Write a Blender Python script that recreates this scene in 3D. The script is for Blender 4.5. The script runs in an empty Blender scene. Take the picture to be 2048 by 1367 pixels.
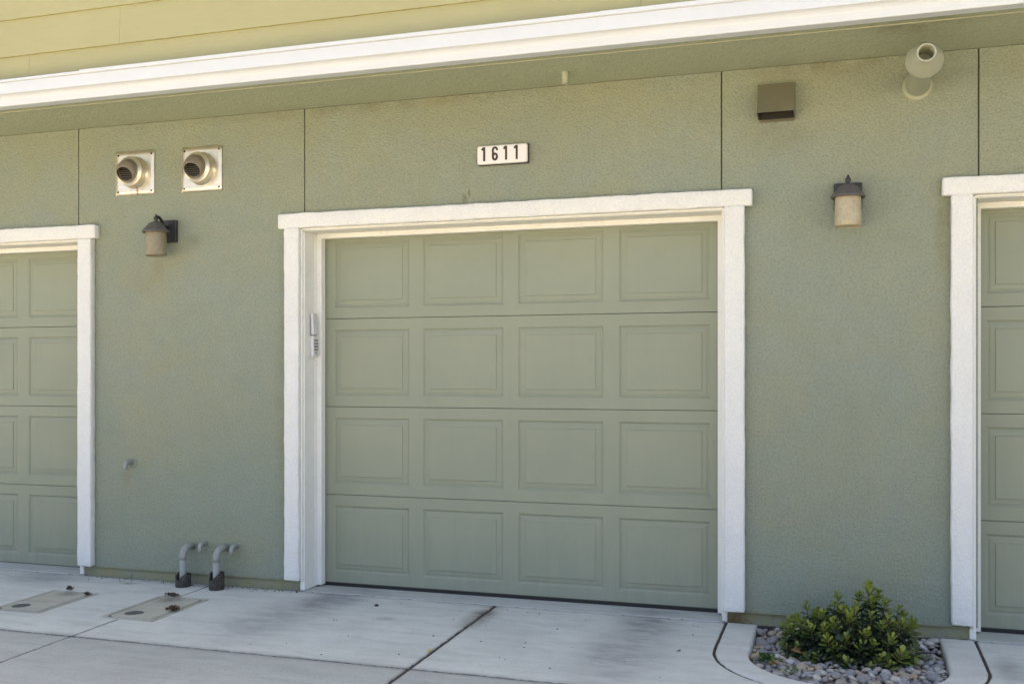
import bpy, bmesh, math, random
from math import radians as R, sin, cos, pi
from mathutils import Vector, Matrix, noise

# ------------------------------------------------------------------ camera, sky, sun, exposure
scene = bpy.context.scene
col = scene.collection
cam_d = bpy.data.cameras.new('camera')
cam_d.sensor_width = 36.0
cam_d.lens = 36.0
cam_d.shift_y = 0.0315
cam_d.clip_end = 2000
cam = bpy.data.objects.new('camera', cam_d)
cam.location = (0.0, -5.46, 1.27)
cam.rotation_euler = (R(90), 0, R(18))
col.objects.link(cam)
scene.camera = cam

SUN_EL, SUN_AZ = 63.0, 12.0          # azimuth measured from +y (behind the building) towards +x
world = bpy.data.worlds.new('World')
scene.world = world
world.use_nodes = True
wn = world.node_tree.nodes
sky = wn.new('ShaderNodeTexSky')
sky.sky_type = 'NISHITA'
sky.sun_disc = False
sky.sun_elevation = R(SUN_EL)
sky.sun_rotation = R(SUN_AZ)
sky.air_density = 0.7
sky.dust_density = 5.5
sky.ozone_density = 0.15
wn['Background'].inputs['Strength'].default_value = 0.15
world.node_tree.links.new(sky.outputs['Color'], wn['Background'].inputs['Color'])

sun_d = bpy.data.lights.new('sun', 'SUN')
sun_d.energy = 3.7
sun_d.angle = R(0.5)
sun_d.color = (1.0, 0.91, 0.74)
sun = bpy.data.objects.new('sun', sun_d)
sd = Vector((sin(R(SUN_AZ)) * cos(R(SUN_EL)), cos(R(SUN_AZ)) * cos(R(SUN_EL)), sin(R(SUN_EL))))
sun.rotation_euler = sd.to_track_quat('Z', 'Y').to_euler()
sun.location = (4, 12, 14)
col.objects.link(sun)

scene.view_settings.view_transform = 'Standard'
scene.view_settings.look = 'None'
scene.view_settings.exposure = 1.96
scene.view_settings.gamma = 1.0

random.seed(7)

# ------------------------------------------------------------------ material helpers
class NT:
    def __init__(s, name):
        s.m = bpy.data.materials.new(name)
        s.m.use_nodes = True
        s.t = s.m.node_tree
        s.b = s.t.nodes['Principled BSDF']
        s.tc = s.t.nodes.new('ShaderNodeTexCoord')
    def n(s, kind, **kw):
        nd = s.t.nodes.new(kind)
        for k, v in kw.items():
            setattr(nd, k, v)
        return nd
    def l(s, a, b):
        s.t.links.new(a, b)
    def coord(s, scale=(1, 1, 1), loc=(0, 0, 0), which='Object'):
        mp = s.n('ShaderNodeMapping')
        mp.inputs['Scale'].default_value = scale
        mp.inputs['Location'].default_value = loc
        if which == 'World':
            g = s.n('ShaderNodeNewGeometry')
            s.l(g.outputs['Position'], mp.inputs['Vector'])
        else:
            s.l(s.tc.outputs[which], mp.inputs['Vector'])
        return mp.outputs['Vector']
    def noise(s, vec, scale, detail=3, rough=0.55, dist=0.0):
        nd = s.n('ShaderNodeTexNoise')
        nd.inputs['Scale'].default_value = scale
        nd.inputs['Detail'].default_value = detail
        nd.inputs['Roughness'].default_value = rough
        nd.inputs['Distortion'].default_value = dist
        s.l(vec, nd.inputs['Vector'])
        return nd.outputs['Fac']
    def ramp(s, fac, stops):
        nd = s.n('ShaderNodeValToRGB')
        el = nd.color_ramp.elements
        while len(el) < len(stops):
            el.new(0.5)
        for e, (p, c) in zip(el, stops):
            e.position = p
            e.color = (c[0], c[1], c[2], 1) if not isinstance(c, (int, float)) else (c, c, c, 1)
        s.l(fac, nd.inputs['Fac'])
        return nd.outputs['Color']
    def mix(s, fac, a, b, mode='MIX'):
        nd = s.n('ShaderNodeMix', data_type='RGBA', blend_type=mode)
        def put(v, i):
            if isinstance(v, (int, float)):
                nd.inputs[i].default_value = v
            elif isinstance(v, tuple):
                nd.inputs[i].default_value = (v[0], v[1], v[2], 1)
            else:
                s.l(v, nd.inputs[i])
        put(fac, 0); put(a, 6); put(b, 7)
        return nd.outputs[2]
    def math(s, op, a, b=0.0, clamp=False):
        nd = s.n('ShaderNodeMath', operation=op, use_clamp=clamp)
        for i, v in enumerate((a, b)):
            if isinstance(v, (int, float)):
                nd.inputs[i].default_value = v
            else:
                s.l(v, nd.inputs[i])
        return nd.outputs[0]
    def bump(s, h, strength, dist, prev=None):
        nd = s.n('ShaderNodeBump')
        nd.inputs['Strength'].default_value = strength
        nd.inputs['Distance'].default_value = dist
        s.l(h, nd.inputs['Height'])
        if prev is not None:
            s.l(prev, nd.inputs['Normal'])
        return nd.outputs['Normal']
    def out(s, color=None, rough=0.6, normal=None, metal=0.0, spec=0.5):
        if color is not None:
            if isinstance(color, tuple):
                s.b.inputs['Base Color'].default_value = (*color, 1)
            else:
                s.l(color, s.b.inputs['Base Color'])
        if isinstance(rough, (int, float)):
            s.b.inputs['Roughness'].default_value = rough
        else:
            s.l(rough, s.b.inputs['Roughness'])
        if normal is not None:
            s.l(normal, s.b.inputs['Normal'])
        s.b.inputs['Metallic'].default_value = metal
        s.b.inputs['Specular IOR Level'].default_value = spec
        return s.m

def gauss(t, vec, c, r):
    """soft spot mask at centre c with radii r (world metres)"""
    sub = t.n('ShaderNodeVectorMath', operation='SUBTRACT')
    t.l(vec, sub.inputs[0]); sub.inputs[1].default_value = c
    dv = t.n('ShaderNodeVectorMath', operation='DIVIDE')
    t.l(sub.outputs[0], dv.inputs[0]); dv.inputs[1].default_value = r
    ln = t.n('ShaderNodeVectorMath', operation='LENGTH')
    t.l(dv.outputs[0], ln.inputs[0])
    mr = t.n('ShaderNodeMapRange', interpolation_type='SMOOTHERSTEP')
    mr.inputs[1].default_value = 1.0; mr.inputs[2].default_value = 0.0
    mr.inputs[3].default_value = 0.0; mr.inputs[4].default_value = 1.0
    t.l(ln.outputs['Value'], mr.inputs[0])
    return mr.outputs[0]

def stucco(name, base, alt, pit, bump=1.0, patches=(), cloud=None):
    t = NT(name)
    v = t.coord(which='World')
    big = t.noise(v, 1.3, 5, 0.6, 0.4)
    mid = t.noise(v, 7, 4, 0.6)
    fine = t.noise(v, 85, 3, 0.6)
    gr = t.noise(v, 210, 2, 0.5)
    c = t.mix(t.ramp(big, [(0.35, 0.0), (0.68, 1.0)]), base, alt)
    if cloud:
        c = t.mix(t.ramp(t.noise(t.coord(loc=(3, 0, 7), which='World'), 2.1, 5, 0.62, 0.6), [(0.42, 0.0), (0.66, 0.75)]), c, cloud)
    c = t.mix(t.ramp(mid, [(0.3, 0.14), (0.62, 0.0)]), c, tuple(x * 0.7 for x in base))
    c = t.mix(t.ramp(fine, [(0.30, 0.5), (0.56, 0.0)]), c, pit)
    c = t.mix(t.ramp(gr, [(0.30, 0.5), (0.56, 0.0)]), c, pit)
    brk = t.ramp(t.noise(v, 9, 4, 0.65), [(0.35, 0.15), (0.65, 1.0)]) if patches else None
    for cen, rad, colr, amt in patches:
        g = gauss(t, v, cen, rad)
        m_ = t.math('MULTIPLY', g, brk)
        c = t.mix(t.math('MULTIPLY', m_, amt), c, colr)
    h = t.math('ADD', t.math('ADD', fine, t.math('MULTIPLY', gr, 0.5)), t.math('MULTIPLY', t.noise(v, 24, 3, 0.5), 0.8))
    nrm = t.bump(h, min(1.0, 0.9 * bump), 0.010 * bump)
    return t.out(c, 0.92, nrm, spec=0.2)

RUST = (0.20, 0.13, 0.045)
DIRT = (0.10, 0.09, 0.055)
wall_stains_shade = [
    ((-4.13, 0, 1.93), (0.08, 0.4, 0.11), RUST, 0.30),
    ((-4.25, 0, 1.85), (0.30, 0.4, 0.25), (0.27, 0.25, 0.14), 0.4),
    ((-4.36, 0, 0.62), (0.07, 0.4, 0.13), (0.27, 0.22, 0.15), 0.5),
    ((-2.06, 0, 2.27), (0.025, 0.4, 0.05), (0.10, 0.07, 0.025), 0.95),
    ((-2.03, 0, 2.30), (0.012, 0.4, 0.035), (0.08, 0.06, 0.02), 0.95),
    ((-0.43, 0, 2.04), (0.012, 0.4, 0.012), (0.08, 0.08, 0.06), 0.9),
    ((-3.87, 0, 2.10), (0.10, 0.4, 0.07), (0.15, 0.15, 0.10), 0.5),  # soft shadow painted on the wall right of the left lantern
    ((-0.32, 0, 2.50), (0.30, 0.4, 0.16), (0.20, 0.20, 0.13), 0.55),  # darker patch around and below the box vent hood
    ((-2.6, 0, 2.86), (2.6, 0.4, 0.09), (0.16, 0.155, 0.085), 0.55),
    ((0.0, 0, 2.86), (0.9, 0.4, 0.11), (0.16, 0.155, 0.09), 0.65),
    ((0.56, 0, 0.9), (0.07, 0.4, 1.2), (0.17, 0.18, 0.07), 0.5),  # painted warm shade at the right door's trim leg
    ((0.46, 0, 2.0), (0.06, 0.4, 0.35), (0.19, 0.17, 0.06), 0.6),  # painted warm shade on the wall left of that trim leg
    ((-3.23, 0, 1.1), (0.08, 0.4, 1.3), (0.20, 0.20, 0.10), 0.45),  # olive strip along the left side of the middle door's trim
]
SAGE = (0.283, 0.324, 0.250)
M = {}
M['wall'] = stucco('sage_stucco', SAGE, (0.326, 0.340, 0.230), (0.165, 0.18, 0.128), 1.0, wall_stains_shade, (0.285, 0.335, 0.280))
M['soffit'] = stucco('sage_soffit_stucco', (0.395, 0.428, 0.295), (0.42, 0.448, 0.305), (0.265, 0.29, 0.19), 0.8,
                     [((0.3, -0.45, 2.86), (0.45, 0.22, 0.4), (0.15, 0.15, 0.09), 0.5)])
M['trim'] = stucco('white_stucco_trim', (0.745, 0.752, 0.712), (0.78, 0.787, 0.745), (0.63, 0.632, 0.59), 0.85)

def paint(name, c, rough=0.45, var=0.08, bump=0.0, sc=6.0, spec=0.4, dirt=0.0):
    t = NT(name)
    v = t.coord(which='World')
    n1 = t.noise(v, sc, 5, 0.6)
    cc = t.mix(t.ramp(n1, [(0.3, 1.0), (0.7, 0.0)]), c, tuple(x * (1 - var) for x in c))
    if dirt:
        n2 = t.noise(v, 30, 5, 0.7)
        cc = t.mix(t.ramp(n2, [(0.58, 0.0), (0.75, dirt)]), cc, (0.22, 0.18, 0.12))
    nrm = None
    if bump:
        nrm = t.bump(t.noise(v, 140, 2), bump, 0.002)
    return t.out(cc, rough, nrm, spec=spec)

M['soffit_bead'] = paint('sage_painted_bead', (0.36, 0.365, 0.25), 0.6, 0.1)
M['white_wood'] = paint('white_painted_wood', (0.79, 0.79, 0.735), 0.5, 0.07, 0.15, 10, dirt=0.25)
M['gutter'] = paint('white_gutter_paint', (0.545, 0.578, 0.60), 0.42, 0.04, 0.0, 5, dirt=0.06)
M['dark_joint'] = paint('dark_joint_metal', (0.055, 0.055, 0.035), 0.7, 0.3)
M['screed'] = paint('sage_painted_metal', (0.22, 0.225, 0.14), 0.6, 0.2, dirt=0.7)
M['black'] = paint('black_rubber', (0.022, 0.020, 0.017), 0.7, 0.3)
M['lantern_metal'] = paint('dark_bronze_metal', (0.034, 0.033, 0.034), 0.5, 0.35, 0.3, 25)
M['lantern_cap'] = paint('weathered_bronze_cap', (0.105, 0.098, 0.09), 0.6, 0.3, 0.3, 25)
M['sign_white'] = paint('white_plastic', (0.74, 0.72, 0.69), 0.35, 0.04)
M['sign_black'] = paint('black_plastic', (0.030, 0.027, 0.022), 0.5, 0.1)
M['grey_pvc'] = paint('grey_painted_pipe', (0.30, 0.315, 0.285), 0.5, 0.15, 0.0, 20)
M['green_pvc'] = paint('sage_painted_pipe', (0.33, 0.345, 0.25), 0.45, 0.08, 0.0, 8)
M['hood_paint'] = paint('olive_painted_steel', (0.135, 0.13, 0.085), 0.42, 0.16, 0.0, 9)
M['dark_inside'] = paint('dark_inside', (0.02, 0.018, 0.013), 0.9, 0.1)
M['keypad_grey'] = paint('pale_grey_plastic', (0.62, 0.62, 0.62), 0.4, 0.05)
M['button'] = paint('grey_rubber_button', (0.14, 0.14, 0.15), 0.6, 0.1)
M['core'] = paint('plain_backing', (0.12, 0.12, 0.10), 0.9, 0.1)

def foundation_mat():
    t = NT('painted_foundation')
    v = t.coord(which='World')
    n1 = t.noise(v, 5, 5, 0.65)
    n2 = t.noise(v, 26, 5, 0.75)
    c = t.mix(t.ramp(n1, [(0.35, 0.0), (0.65, 1.0)]), (0.25, 0.265, 0.195), (0.29, 0.275, 0.15))
    sep = t.n('ShaderNodeSeparateXYZ'); t.l(v, sep.inputs[0])
    low = t.n('ShaderNodeMapRange'); t.l(sep.outputs['Z'], low.inputs[0])
    low.inputs[1].default_value = 0.02; low.inputs[2].default_value = -0.05
    d = t.math('MULTIPLY', t.ramp(n2, [(0.54, 0.0), (0.66, 1.0)]), t.math('ADD', low.outputs[0], 0.25))
    c = t.mix(t.math('MULTIPLY', d, 0.6), c, (0.075, 0.07, 0.045))
    return t.out(c, 0.9, t.bump(n2, 0.5, 0.006), spec=0.2)
M['foundation'] = foundation_mat()

def siding_mat():
    t = NT('cream_lap_siding')
    v = t.coord((1.2, 8, 22), which='World')
    g = t.noise(v, 6, 4, 0.6, 0.3)
    big = t.noise(t.coord(which='World'), 1.5, 3)
    c = t.mix(t.ramp(big, [(0.3, 0.0), (0.7, 1.0)]), (0.320, 0.308, 0.158), (0.340, 0.328, 0.172))
    c = t.mix(t.ramp(g, [(0.25, 0.25), (0.5, 0.0)]), c, (0.285, 0.268, 0.140))
    return t.out(c, 0.6, t.bump(g, 0.35, 0.004), spec=0.3)
M['siding'] = siding_mat()

def door_mat():
    t = NT('sage_painted_steel_door')
    v = t.coord((1.0, 1.0, 30.0), which='World')
    g = t.noise(v, 9, 4, 0.6, 0.2)
    w = t.coord(which='World')
    big = t.noise(w, 2.0, 4, 0.6)
    c = t.mix(t.ramp(big, [(0.3, 0.0), (0.7, 1.0)]), (0.245, 0.272, 0.196), (0.266, 0.290, 0.206))
    c = t.mix(t.ramp(g, [(0.3, 0.18), (0.55, 0.0)]), c, (0.235, 0.26, 0.185))
    c = t.mix(t.ramp(t.noise(w, 40, 4, 0.7), [(0.62, 0.0), (0.8, 0.18)]), c, (0.36, 0.36, 0.30))
    sep = t.n('ShaderNodeSeparateXYZ'); t.l(w, sep.inputs[0])
    low = t.n('ShaderNodeMapRange'); t.l(sep.outputs['Z'], low.inputs[0])
    low.inputs[1].default_value = 0.55; low.inputs[2].default_value = -0.02
    dust = t.noise(t.coord((9, 1, 1.2), which='World'), 3, 5, 0.7, 0.3)
    c = t.mix(t.math('MULTIPLY', t.ramp(dust, [(0.42, 0.0), (0.7, 0.5)]), low.outputs[0]), c, (0.33, 0.31, 0.25))
    c = t.mix(t.ramp(t.noise(t.coord((14, 1, 0.8), loc=(2, 0, 5), which='World'), 2.2, 5, 0.7), [(0.55, 0.0), (0.75, 0.22)]), c, (0.22, 0.235, 0.165))
    r = t.ramp(t.noise(w, 5, 3), [(0.3, 0.36), (0.7, 0.58)])
    return t.out(c, r, t.bump(g, 0.25, 0.0015), spec=0.35)
M['door'] = door_mat()

def concrete(name, base, alt, patches=(), grain=0.35, dirt_amt=0.35):
    t = NT(name)
    v = t.coord(which='World')
    big = t.noise(v, 1.6, 6, 0.62, 0.5)
    st = t.noise(t.coord((1.2, 5.0, 1), which='World'), 2.2, 5, 0.65, 0.6)
    mid = t.noise(v, 14, 5, 0.7)
    fine = t.noise(v, 160, 3, 0.6)
    c = t.mix(t.ramp(big, [(0.36, 0.0), (0.66, 1.0)]), base, alt)
    c = t.mix(t.ramp(st, [(0.36, dirt_amt), (0.55, 0.0)]), c, tuple(x * 0.62 for x in base))
    c = t.mix(t.ramp(mid, [(0.34, 0.25), (0.5, 0.0)]), c, tuple(x * 0.78 for x in base))
    c = t.mix(t.ramp(fine, [(0.32, grain), (0.5, 0.0)]), c, tuple(x * 0.6 for x in base))
    brk = t.ramp(t.noise(t.coord((6, 14, 1), which='World'), 1.0, 5, 0.7, 0.4), [(0.30, 0.25), (0.62, 1.0)]) if patches else None
    for cen, rad, colr, amt in patches:
        g = gauss(t, v, cen, rad)
        m_ = t.math('MULTIPLY', g, brk)
        c = t.mix(t.math('MULTIPLY', m_, amt), c, colr)
    spk = t.n('ShaderNodeTexVoronoi'); spk.inputs['Scale'].default_value = 9.0
    t.l(v, spk.inputs['Vector'])
    c = t.mix(t.ramp(spk.outputs['Distance'], [(0.02, 0.8), (0.045, 0.0)]), c, (0.10, 0.085, 0.07))
    c = t.mix(t.ramp(t.noise(v, 55, 5, 0.75), [(0.30, 0.30), (0.44, 0.0)]), c, tuple(x * 0.5 for x in base))
    h = t.math('ADD', t.math('MULTIPLY', fine, 0.6), mid)
    return t.out(c, 0.88, t.bump(h, 0.35, 0.004), spec=0.25)

TYRE = (0.14, 0.14, 0.145)
WET = (0.15, 0.12, 0.09)
slab_stains = [
    ((-2.80, -0.12, 0), (0.30, 0.55, 1), TYRE, 0.78),
    ((-2.95, -0.60, 0), (0.40, 0.80, 1), TYRE, 0.55),
    ((-0.98, -0.10, 0), (0.27, 0.50, 1), TYRE, 0.75),
    ((-1.00, -0.70, 0), (0.36, 0.85, 1), TYRE, 0.55),
    ((-1.87, -0.26, 0), (0.12, 0.42, 1), WET, 0.95),
    ((-4.85, -0.12, 0), (0.45, 0.30, 1), TYRE, 0.55),
    ((-4.25, -0.13, 0), (0.10, 0.05, 1), WET, 0.70),
    ((-4.00, -0.03, 0), (1.0, 0.10, 1), TYRE, 0.45),
    ((0.70, -0.45, 0), (0.11, 0.30, 1), TYRE, 0.55),
    ((-2.34, -0.45, 0), (0.10, 0.06, 1), TYRE, 0.55),
]
JOINT_DIRT = (0.085, 0.072, 0.058)
line_stains = [
    ((-2.0, -1.218, 0), (60, 0.017, 9), JOINT_DIRT, 0.95), ((-2.0, -1.218, 0), (60, 0.055, 9), JOINT_DIRT, 0.35),
    ((-2.0, -0.003, 0), (60, 0.018, 9), JOINT_DIRT, 0.95), ((-2.0, -0.003, 0), (60, 0.06, 9), JOINT_DIRT, 0.35),
    ((-3.727, -1.0, 0), (0.011, 30, 9), JOINT_DIRT, 0.9), ((-1.868, -1.0, 0), (0.030, 30, 9), JOINT_DIRT, 0.55),
]
front_stains = line_stains
slab_stains += line_stains
M['slab'] = concrete('pale_trowelled_concrete', (0.515, 0.522, 0.465), (0.585, 0.592, 0.53), slab_stains)
M['slab_rough'] = concrete('broom_finished_concrete', (0.375, 0.38, 0.34), (0.43, 0.436, 0.39), front_stains, 0.6, 0.25)
M['threshold'] = concrete('threshold_concrete', (0.43, 0.438, 0.392), (0.49, 0.498, 0.447),
                          [((-1.0, 0.1, 0), (0.3, 0.2, 1), TYRE, 0.5), ((-2.8, 0.1, 0), (0.3, 0.2, 1), TYRE, 0.5)])
M['curb'] = concrete('planter_curb_concrete', (0.52, 0.522, 0.47), (0.59, 0.592, 0.535), [], 0.25, 0.3)
M['bounce_paving'] = concrete('warm_bounce_concrete', (0.56, 0.49, 0.36), (0.61, 0.53, 0.39), (), 0.3, 0.2)  # invented paving out of view, tinted warm to bounce sunlight
M['box_conc'] = concrete('tan_box_concrete', (0.385, 0.372, 0.295), (0.45, 0.435, 0.35),
                         [((-3.72, -0.42, 0), (0.13, 0.12, 1), (0.10, 0.085, 0.06), 0.8),
                          ((-4.40, -0.46, 0), (0.13, 0.10, 1), (0.10, 0.085, 0.06), 0.7)], 0.3, 0.4)

def filler_mat():
    t = NT('weathered_joint_filler')
    v = t.coord(which='World')
    n1 = t.noise(v, 60, 5, 0.7)
    c = t.ramp(n1, [(0.3, (0.035, 0.03, 0.026)), (0.55, (0.085, 0.07, 0.058)), (0.75, (0.17, 0.15, 0.13))])
    return t.out(c, 0.95, t.bump(n1, 1.0, 0.01), spec=0.1)
M['filler'] = filler_mat()
M['soil'] = paint('dark_soil', (0.045, 0.036, 0.028), 0.95, 0.4, 0.8, 30)

# ------------------------------------------------------------------ mesh helpers
def link(name, me, mat=None, parent=None, smooth=False, loc=None):
    o = bpy.data.objects.new(name, me)
    col.objects.link(o)
    if mat is not None and len(me.materials) == 0:
        me.materials.append(M[mat] if isinstance(mat, str) else mat)
    if smooth:
        for p in me.polygons:
            p.use_smooth = True
    if loc is not None:
        o.location = loc
    if parent is not None:
        o.parent = parent
    return o

def bm_obj(name, bm, mat, parent=None, smooth=False, loc=None):
    me = bpy.data.meshes.new(name)
    bmesh.ops.recalc_face_normals(bm, faces=bm.faces)
    bm.to_mesh(me); bm.free()
    return link(name, me, mat, parent, smooth, loc)

def empty(name, loc=(0, 0, 0)):
    o = bpy.data.objects.new(name, None)
    o.empty_display_size = 0.1
    o.location = loc
    col.objects.link(o)
    return o

def tag(o, label=None, cat=None, group=None, kind=None):
    if label: o['label'] = label
    if cat: o['category'] = cat
    if group: o['group'] = group
    if kind: o['kind'] = kind
    return o

def box_bm(x0, x1, y0, y1, z0, z1, bev=0.0, bm=None, seg=2):
    own = bm is None
    if own: bm = bmesh.new()
    r = bmesh.ops.create_cube(bm, size=1.0)
    for v in r['verts']:
        v.co = Vector(((x0 + x1) / 2 + v.co.x * (x1 - x0), (y0 + y1) / 2 + v.co.y * (y1 - y0), (z0 + z1) / 2 + v.co.z * (z1 - z0)))
    if bev > 0:
        es = list({e for v in r['verts'] for e in v.link_edges})
        bmesh.ops.bevel(bm, geom=es, offset=bev, segments=seg, profile=0.5, affect='EDGES')
    return bm

def box(name, x0, x1, y0, y1, z0, z1, mat, parent=None, bev=0.0, smooth=False):
    return bm_obj(name, box_bm(x0, x1, y0, y1, z0, z1, bev), mat, parent, smooth)

def rough_box(name, x0, x1, y0, y1, z0, z1, mat, parent, amp=0.003, bev=0.008, step=0.03, seed=0):
    """hand-floated stucco: soft irregular arrises"""
    bm = box_bm(x0, x1, y0, y1, z0, z1, bev, seg=2)
    for ax, lo, hi in ((0, x0, x1), (2, z0, z1)):
        nn = int((hi - lo) / step)
        for i in range(1, nn):
            p = [0, 0, 0]; p[ax] = lo + (hi - lo) * i / nn
            nv = [0, 0, 0]; nv[ax] = 1
            bmesh.ops.bisect_plane(bm, geom=bm.verts[:] + bm.edges[:] + bm.faces[:], plane_co=p, plane_no=nv)
    for v in bm.verts:
        q = v.co * 9 + Vector((seed * 3.1, 0, 0))
        q2 = v.co * 33 + Vector((seed * 5.7, 4, 0))
        v.co.x += amp * (noise.noise(q) + 0.7 * noise.noise(q2))
        v.co.z += amp * (noise.noise(q + Vector((9, 9, 9))) + 0.7 * noise.noise(q2 + Vector((5, 2, 8))))
        v.co.y += 0.5 * amp * noise.noise(q2 + Vector((1, 7, 3)))
    return bm_obj(name, bm, mat, parent, True)

def tube_bm(path, rad, n=14, bm=None, caps=True):
    """round tube along a list of points; rad number or list"""
    own = bm is None
    if own: bm = bmesh.new()
    pts = [Vector(p) for p in path]
    rs = rad if isinstance(rad, (list, tuple)) else [rad] * len(pts)
    rings = []
    ref = None
    for i, p in enumerate(pts):
        d = (pts[min(i + 1, len(pts) - 1)] - pts[max(i - 1, 0)]).normalized()
        if ref is None:
            ref = d.orthogonal().normalized()
        ref = (ref - d * ref.dot(d)).normalized()
        b = d.cross(ref)
        rings.append([bm.verts.new(p + (ref * cos(2 * pi * k / n) + b * sin(2 * pi * k / n)) * rs[i]) for k in range(n)])
    for a, b2 in zip(rings[:-1], rings[1:]):
        for k in range(n):
            bm.faces.new((a[k], a[(k + 1) % n], b2[(k + 1) % n], b2[k]))
    if caps:
        bm.faces.new(rings[0]); bm.faces.new(rings[-1])
    return bm

def lathe_bm(prof, origin, axis='z', n=32, bm=None, close=False):
    """revolve (r, h) profile; axis 'z' up or '-y' (towards the viewer)"""
    if bm is None: bm = bmesh.new()
    O = Vector(origin)
    rings = []
    for r, h in prof:
        ring = []
        for k in range(n):
            a = 2 * pi * k / n
            if axis == 'z':
                ring.append(bm.verts.new(O + Vector((r * cos(a), r * sin(a), h))))
            else:
                ring.append(bm.verts.new(O + Vector((r * cos(a), -h, r * sin(a)))))
        rings.append(ring)
    for a, b in zip(rings[:-1], rings[1:]):
        for k in range(n):
            bm.faces.new((a[k], a[(k + 1) % n], b[(k + 1) % n], b[k]))
    if close:
        bm.faces.new(rings[0]); bm.faces.new(rings[-1])
    return bm

def gz(y):
    return -0.03 + 0.02 * min(y, 0.0)

def inset_loop(loop, d):
    """offset a CCW 2-D loop inwards by d"""
    n = len(loop); out = []
    for i in range(n):
        p0, p1, p2 = Vector(loop[i - 1]), Vector(loop[i]), Vector(loop[(i + 1) % n])
        e1 = (p1 - p0).normalized(); e2 = (p2 - p1).normalized()
        n1 = Vector((-e1.y, e1.x)); n2 = Vector((-e2.y, e2.x))
        m = n1 + n2
        L = max(m.length_squared, 0.3)
        out.append(p1 + m * (2 * d / L))
    return out

def area(loop):
    return 0.5 * sum(loop[i - 1][0] * loop[i][1] - loop[i][0] * loop[i - 1][1] for i in range(len(loop)))

def resample(loop, step):
    out = []
    n = len(loop)
    for i in range(n):
        a, b = Vector(loop[i]), Vector(loop[(i + 1) % n])
        k = max(1, int((b - a).length / step))
        for j in range(k):
            out.append(tuple(a.lerp(b, j / k)))
    return out

def poly_slab(name, outline, mat, parent, holes=(), dz=0.0, thick=0.07, bev=0.006, wob=0.0015, zf=gz, step=0.05):
    bm = bmesh.new()
    top_edges = []
    for hi, lp in enumerate([outline] + list(holes)):
        lp = list(lp)
        if (area(lp) > 0) != (hi == 0):
            lp.reverse()
        lp = resample(lp, step)
        lp = [(x + wob * noise.noise(Vector((x * 25, y * 25, 1.7))) * 2, y + wob * noise.noise(Vector((x * 25, y * 25, 8.1))) * 2) for x, y in lp]
        inn = inset_loop(lp, bev)
        inn2 = inset_loop(lp, bev * 0.35)
        n = len(lp)
        r0 = [bm.verts.new((p[0], p[1], zf(p[1]) + dz)) for p in inn]
        r1 = [bm.verts.new((p[0], p[1], zf(p[1]) + dz - bev * 0.3)) for p in inn2]
        r2 = [bm.verts.new((p[0], p[1], zf(p[1]) + dz - bev)) for p in lp]
        r3 = [bm.verts.new((p[0], p[1], zf(p[1]) + dz - thick)) for p in lp]
        for a, b in ((r0, r1), (r1, r2), (r2, r3)):
            for k in range(n):
                bm.faces.new((a[k], b[k], b[(k + 1) % n], a[(k + 1) % n]))
        top_edges += [bm.edges.get((r0[k], r0[(k + 1) % n])) for k in range(n)]
    bmesh.ops.triangle_fill(bm, edges=top_edges, use_beauty=True, use_dissolve=False, normal=(0, 0, 1))
    return bm_obj(name, bm, mat, parent)

# ------------------------------------------------------------------ the setting: ground, driveway
gm = bpy.data.meshes.new('ground')
gm.from_pydata([(-300, -300, -0.2), (300, -300, -0.2), (300, 300, -0.2), (-300, 300, -0.2)], [], [(0, 1, 2, 3)])
ground = tag(link('ground', gm, 'bounce_paving'), kind='structure')

drv = bpy.data.meshes.new('driveway')
drv.from_pydata([(-12, -7.6, -0.194), (8, -7.6, -0.194), (8, 0.3, -0.085), (-12, 0.3, -0.085)], [], [(0, 1, 2, 3)])
driveway = tag(link('driveway', drv, 'soil'), kind='structure')

AX, BX, CYJ = -1.868, -3.727, -1.218     # joints: A wide, B saw cut, C parallel to the wall
g = 0.0055
arc_o = [(0.008 + 0.606 * cos(a), -0.50 + 0.565 * sin(a)) for a in [pi + pi * k / 40 for k in range(41)]]   # drive side of the planter joint
box1 = [(-4.572, -0.895), (-4.235, -0.895), (-4.235, -0.395), (-4.572, -0.395)]
box2 = [(-3.853, -0.862), (-3.513, -0.862), (-3.513, -0.332), (-3.853, -0.332)]
poly_slab('slab', [(-11.5, CYJ + g), (BX - g, CYJ + g), (BX - g, box2[0][1]), (box2[0][0], box2[0][1]), (box2[0][0], box2[2][1]),
                   (BX - g, box2[2][1]), (BX - g, -0.007), (-11.5, -0.007)], 'slab', driveway, holes=[box1])
poly_slab('slab', [(BX + g, CYJ + g), (AX - 0.008, CYJ + g), (AX - 0.008, -0.007), (BX + g, -0.007), (BX + g, box2[2][1]),
                   (box2[1][0], box2[2][1]), (box2[1][0], box2[0][1]), (BX + g, box2[0][1])], 'slab', driveway)
half = 20
poly_slab('slab', [(AX + 0.008, CYJ + g), (0.006, CYJ + g)] + [arc_o[k] for k in range(half, -1, -1)] + [(arc_o[0][0], -0.007), (AX + 0.008, -0.007)], 'slab', driveway)
poly_slab('slab', [(0.010, CYJ + g), (7.5, CYJ + g), (7.5, -0.007), (arc_o[-1][0], -0.007)] + [arc_o[k] for k in range(40, half - 1, -1)], 'slab', driveway)
xs = [(-11.5, BX - g), (BX + g, AX - 0.008), (AX + 0.008, 2.2), (2.206, 7.5)]
for a, b in xs:
    poly_slab('slab', [(a, -2.45), (b, -2.45), (b, CYJ - g), (a, CYJ - g)], 'slab_rough', driveway, step=0.08)
    poly_slab('slab', [(a, -7.4), (b, -7.4), (b, -2.456), (a, -2.456)], 'bounce_paving', driveway, step=0.3)  # unseen sunlit paving added to throw warm light on the wall
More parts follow.
